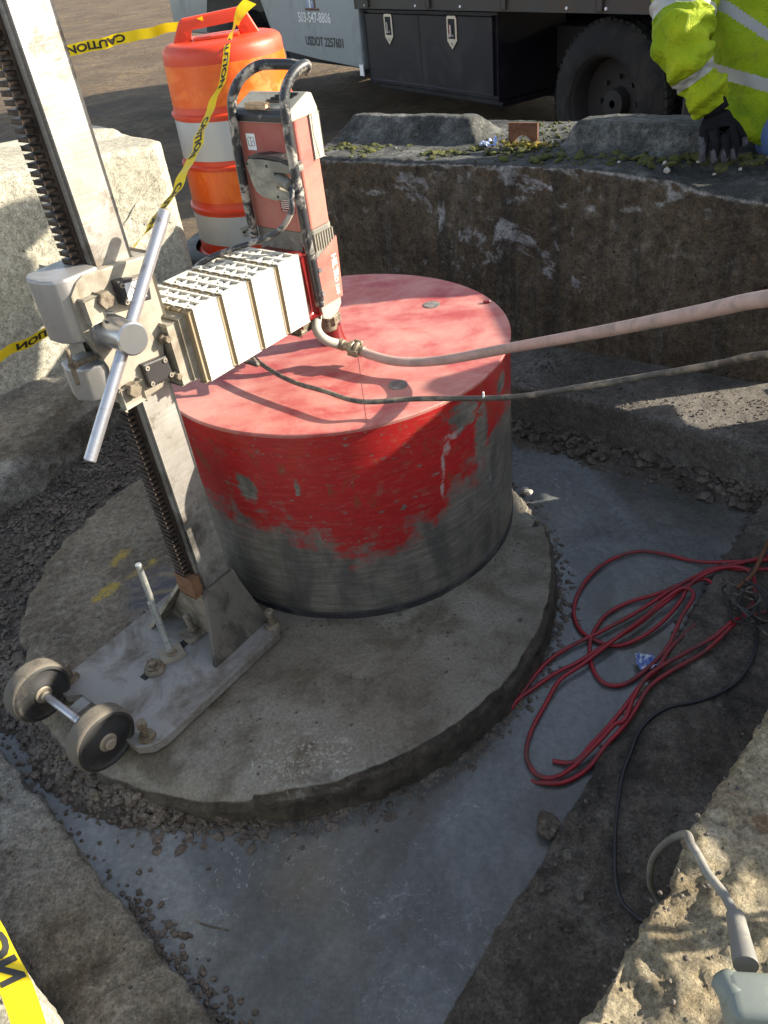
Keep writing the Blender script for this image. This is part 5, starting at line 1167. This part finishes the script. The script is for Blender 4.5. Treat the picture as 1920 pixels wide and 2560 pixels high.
# jacket arm with stripes
def armpt(t_):
    P_ = spline([tuple(WR + (WR - EL) * -.05), tuple(WR.lerp(EL, .5) + V((-.012, 0, 0))), tuple(EL), tuple(EL.lerp(SH, .5)), tuple(SH)], 10); return P_
AP = armpt(0); AL = [0]
for i in range(1, len(AP)): AL.append(AL[-1] + (AP[i] - AP[i - 1]).length)
def arm_s(p):
    best = 9; s_ = 0
    for i in range(len(AP) - 1):
        d = AP[i + 1] - AP[i]; t_ = max(0, min(1, (p - AP[i]).dot(d) / d.length_squared)); q = (p - (AP[i] + d * t_)).length
        if q < best: best = q; s_ = AL[i] + t_ * d.length
    return s_, best
def sleeve(name, P_, rfun, parent, stripes, seed=0):
    b = NB(); n = 64; L = [0]
    for i in range(1, len(P_)): L.append(L[-1] + (P_[i] - P_[i - 1]).length)
    Pn = []; K = 150
    for k in range(K + 1):
        s_ = L[-1] * k / K; i = min(len(P_) - 2, int(np.searchsorted(L, s_, 'right')) - 1); f = (s_ - L[i]) / (L[i + 1] - L[i]); Pn.append((P_[i].lerp(P_[i + 1], f), s_))
    rings = []; up = None
    for k, (p, s_) in enumerate(Pn):
        d = (Pn[min(k + 1, K)][0] - Pn[max(k - 1, 0)][0]).normalized()
        if up is None: up = basis(d)[0]
        up = (up - d * up.dot(d)).normalized(); w = d.cross(up); ring = []
        for j in range(n):
            a = 2 * math.pi * j / n; q = up * math.cos(a) + w * math.sin(a)
            R_ = rfun(s_)
            st = any(x0 < s_ < x1 for x0, x1 in stripes)
            fold = .010 * math.sin(s_ * 62 + 2.2 * math.sin(a + seed) + 3 * noise.noise(V((a, s_ * 6, seed)))) * (.35 if st else 1) + .012 * fbm(p + q * .05, 9, 3, seed) + .0035 * math.sin(s_ * 170 + 5 * noise.noise(V((a * 1.5, s_ * 12, seed)))) + .003 * fbm(p + q * .05, 30, 3, seed)
            ring.append(b.verts.new(p + q * (R_ + fold)))
        rings.append(ring)
    for k, (a, c) in enumerate(zip(rings[:-1], rings[1:])):
        s_ = Pn[k][1]
        mi = 1 if any(x0 < s_ < x1 for x0, x1 in stripes) else 0
        for j in range(n):
            f = b.faces.new((a[j], a[(j + 1) % n], c[(j + 1) % n], c[j])); f.material_index = mi
    # turned-in cuff
    cuff = [b.verts.new(v.co.lerp(Pn[0][0], .35) + (Pn[1][0] - Pn[0][0])) for v in rings[0]]
    for j in range(n): b.faces.new((rings[0][j], cuff[j], cuff[(j + 1) % n], rings[0][(j + 1) % n]))
    return obj(name, b, [M['hiviz'], M['reflect']], parent, True)
sleeve('jacket_sleeve', AP, lambda s_: float(np.interp(s_, [0, .06, .11, .20, .30, .45, .6], [.046, .058, .057, .078, .084, .088, .09])), pr_, ((.092, .124), (.265, .312)), 1)
P2 = spline([(1.585, .275, 1.14), (1.66, .40, 1.17), (1.74, .55, 1.20), (1.72, .74, 1.30), (1.64, .90, 1.38)], 10)
sleeve('jacket_sleeve', P2, lambda s_: float(np.interp(s_, [0, .06, .15, .3, .6], [.055, .085, .10, .10, .09])), pr_, ((.08, .12), (.3, .35)), 4)
# torso of jacket
b = NB(); n = 150; rings = []
TZ = [(.835, .02), (.86, .0), (.90, 0), (.95, 0), (1.0, 0), (1.05, 0), (1.10, 0), (1.16, 0), (1.22, 0), (1.28, 0), (1.34, 0), (1.40, 0), (1.44, 0), (1.46, 0)]
K = 190
for k in range(K + 1):
    z_ = .80 + (1.47 - .80) * k / K; f = (z_ - .80) / .67
    c = V((1.505 - .05 * f, .675 + .42 * f, z_)); rx = float(np.interp(f, [0, .08, .3, .7, .9, 1], [.200, .215, .235, .235, .17, .07])); ry = float(np.interp(f, [0, .3, .7, .9, 1], [.135, .155, .15, .11, .06]))
    ring = []
    for j in range(n):
        a = 2 * math.pi * j / n; q = V((math.cos(a) * rx, math.sin(a) * ry, 0)); p = c + q
        p += q.normalized() * (.010 * fbm(p, 5, 3, 6) + .012 * noise.noise(V((p.x * 9, p.y * 9, p.z * 3.5))) + .009 * math.sin(p.x * 34 + p.z * 19 + 2 * noise.noise(p * 4)))
        if k == 0: p.z += .03 * math.sin(a * 1 + .6) + .01 * math.sin(a * 4)
        if k < 16: p.z += (.03 * math.sin(a + .6)) * (16 - k) / 16
        ring.append(b.verts.new(p))
    rings.append(ring)
for k, (a, c) in enumerate(zip(rings[:-1], rings[1:])):
    z_ = .80 + .67 * k / K
    for j in range(n):
        an = 2 * math.pi * (j + .5) / n; ce = a[j].co
        st = .865 < ce.z + .35 * (ce.x - 1.42) < .900 or 1.02 < ce.z + .75 * (ce.x - 1.36) < 1.055 and an > math.pi
        vert = an > math.pi and abs(ce.x - (1.415 + .0 * z_)) < .026 and ce.z > .99
        f = b.faces.new((a[j], a[(j + 1) % n], c[(j + 1) % n], c[j])); f.material_index = 1 if st or vert else 0
b.faces.new(rings[0][::-1]); b.faces.new(rings[-1])
obj('jacket', b, [M['hiviz'], M['reflect']], pr_, True)
b = NB(); addtube(b, [(1.42, 1.07, 1.42), (1.42, 1.11, 1.50)], .085, 24, smooth=4); obj('collar', b, M['hiviz'], pr_, True)
# legs
b = NB()
def taper(P_, R_):
    return lambda t_: float(np.interp(t_, np.linspace(0, 1, len(R_)), R_))
b = NB(); addtube(b, [(1.58, .78, .92), (1.51, .66, .90), (1.47, .575, .82), (1.435, .555, .765), (1.46, .62, .73), (1.52, .82, .75), (1.56, .92, .77)], taper(0, [.12, .105, .085, .075, .075, .07, .06]), 28); roughen(b, [(10, .010, 3), (25, .004, 2)], 2); obj('jeans', b, M['jeans'], pr_, True)
b = NB(); addtube(b, [(1.64, .76, .94), (1.70, .55, 1.02), (1.70, .34, 1.07), (1.70, .29, 1.02), (1.72, .38, .88), (1.74, .52, .72), (1.74, .56, .60)], taper(0, [.12, .105, .085, .08, .075, .07, .06]), 28); roughen(b, [(10, .010, 3), (25, .004, 2)], 5); obj('jeans', b, M['jeans'], pr_, True)
b = NB(); addbox(b, (1.74, .50, .50), XYZ, (.10, .28, .12), .03, 3); obj('boot', b, M['boot'], pr_, True)
# gloved right hand, fingers pointing down onto the block
def hand():
    kn = [V((1.172, .556, .800)), V((1.196, .546, .806)), V((1.222, .536, .807)), V((1.246, .528, .802))]   # knuckles
    tips = [V((1.1655, .527, .730)), V((1.194, .508, .727)), V((1.2205, .499, .727)), V((1.2480, .497, .733))]
    b = NB()
    # palm/back of hand as one skinned sheet
    vs = [WR + V((.0, .004, .006)), V((1.210, .562, .836))] + [k + V((0, .006, .006)) for k in kn] + [V((1.250, .560, .828))]
    es = [(0, 1), (1, 2), (1, 3), (1, 4), (1, 5), (1, 6)]
    rr = [.036, (.050, .026), .0175, .0180, .0180, .0170, .021]
    return kn, tips, vs, es, rr
kn, tips, vs, es, rr = hand()
for i, (k, t_) in enumerate(zip(kn, tips)):
    j = len(vs); pip = k.lerp(t_, .42) + V((0, -.014, .006)); dip = k.lerp(t_, .76) + V((0, -.010, .0))
    vs += [pip, dip, t_]; es += [(2 + i, j), (j, j + 1), (j + 1, j + 2)]; rr += [.0142, .0132, .0118]
j = len(vs); vs += [V((1.272, .545, .806)), V((1.281, .528, .783)), V((1.290, .517, .762))]; es += [(6, j), (j, j + 1), (j + 1, j + 2)]; rr += [.0165, .0150, .0135]
def gm(c):
    # dipped grey coating on the finger ends and along the little finger's outer side
    if c.z < .757 + .014 * math.sin(c.x * 245): return 1
    if c.x < 1.166 and c.z < .80: return 1
    if c.x > 1.276 and c.z < .79: return 1
    return 0
g_ = skin('glove', vs, es, rr, [M['glove'], M['glovetip']], pr_, 3, [(60, .0012, 2)], 0, gm, 1)
m2_ = g_.data.copy(); g2 = bpy.data.objects.new('glove', m2_); COL.objects.link(g2); g2.parent = pr_; base_ = WR - pr_.location; dst_ = V((1.597, .282, 1.135)) - pr_.location
for v in m2_.vertices: q = v.co - base_; v.co = dst_ + V((-q.x, q.y * .9, q.z))
m2_.flip_normals()
b = NB(); addtube(b, [tuple(WR + V((0, 0, -.006))), tuple(WR.lerp(EL, .22)), tuple(WR.lerp(EL, .4))], .036, 24, smooth=5); obj('glove_cuff', b, M['glove'], pr_, True)

# distant scraps on the dirt
for (x, y, r, lb) in ((.03, 10.8, .12, 'pale scrap of timber on the dirt below the cab of the truck'), (-4.5, 13.0, .3, 'clod of pale dirt far away at the top left')):
    b = NB(); addbox(b, (x, y, -.05), XYZ, (r * 2, r, .08), .02); tag(obj('timber_offcut', b, M['stone_pale'], None, False, (x, y, -.1)), lb, 'timber')
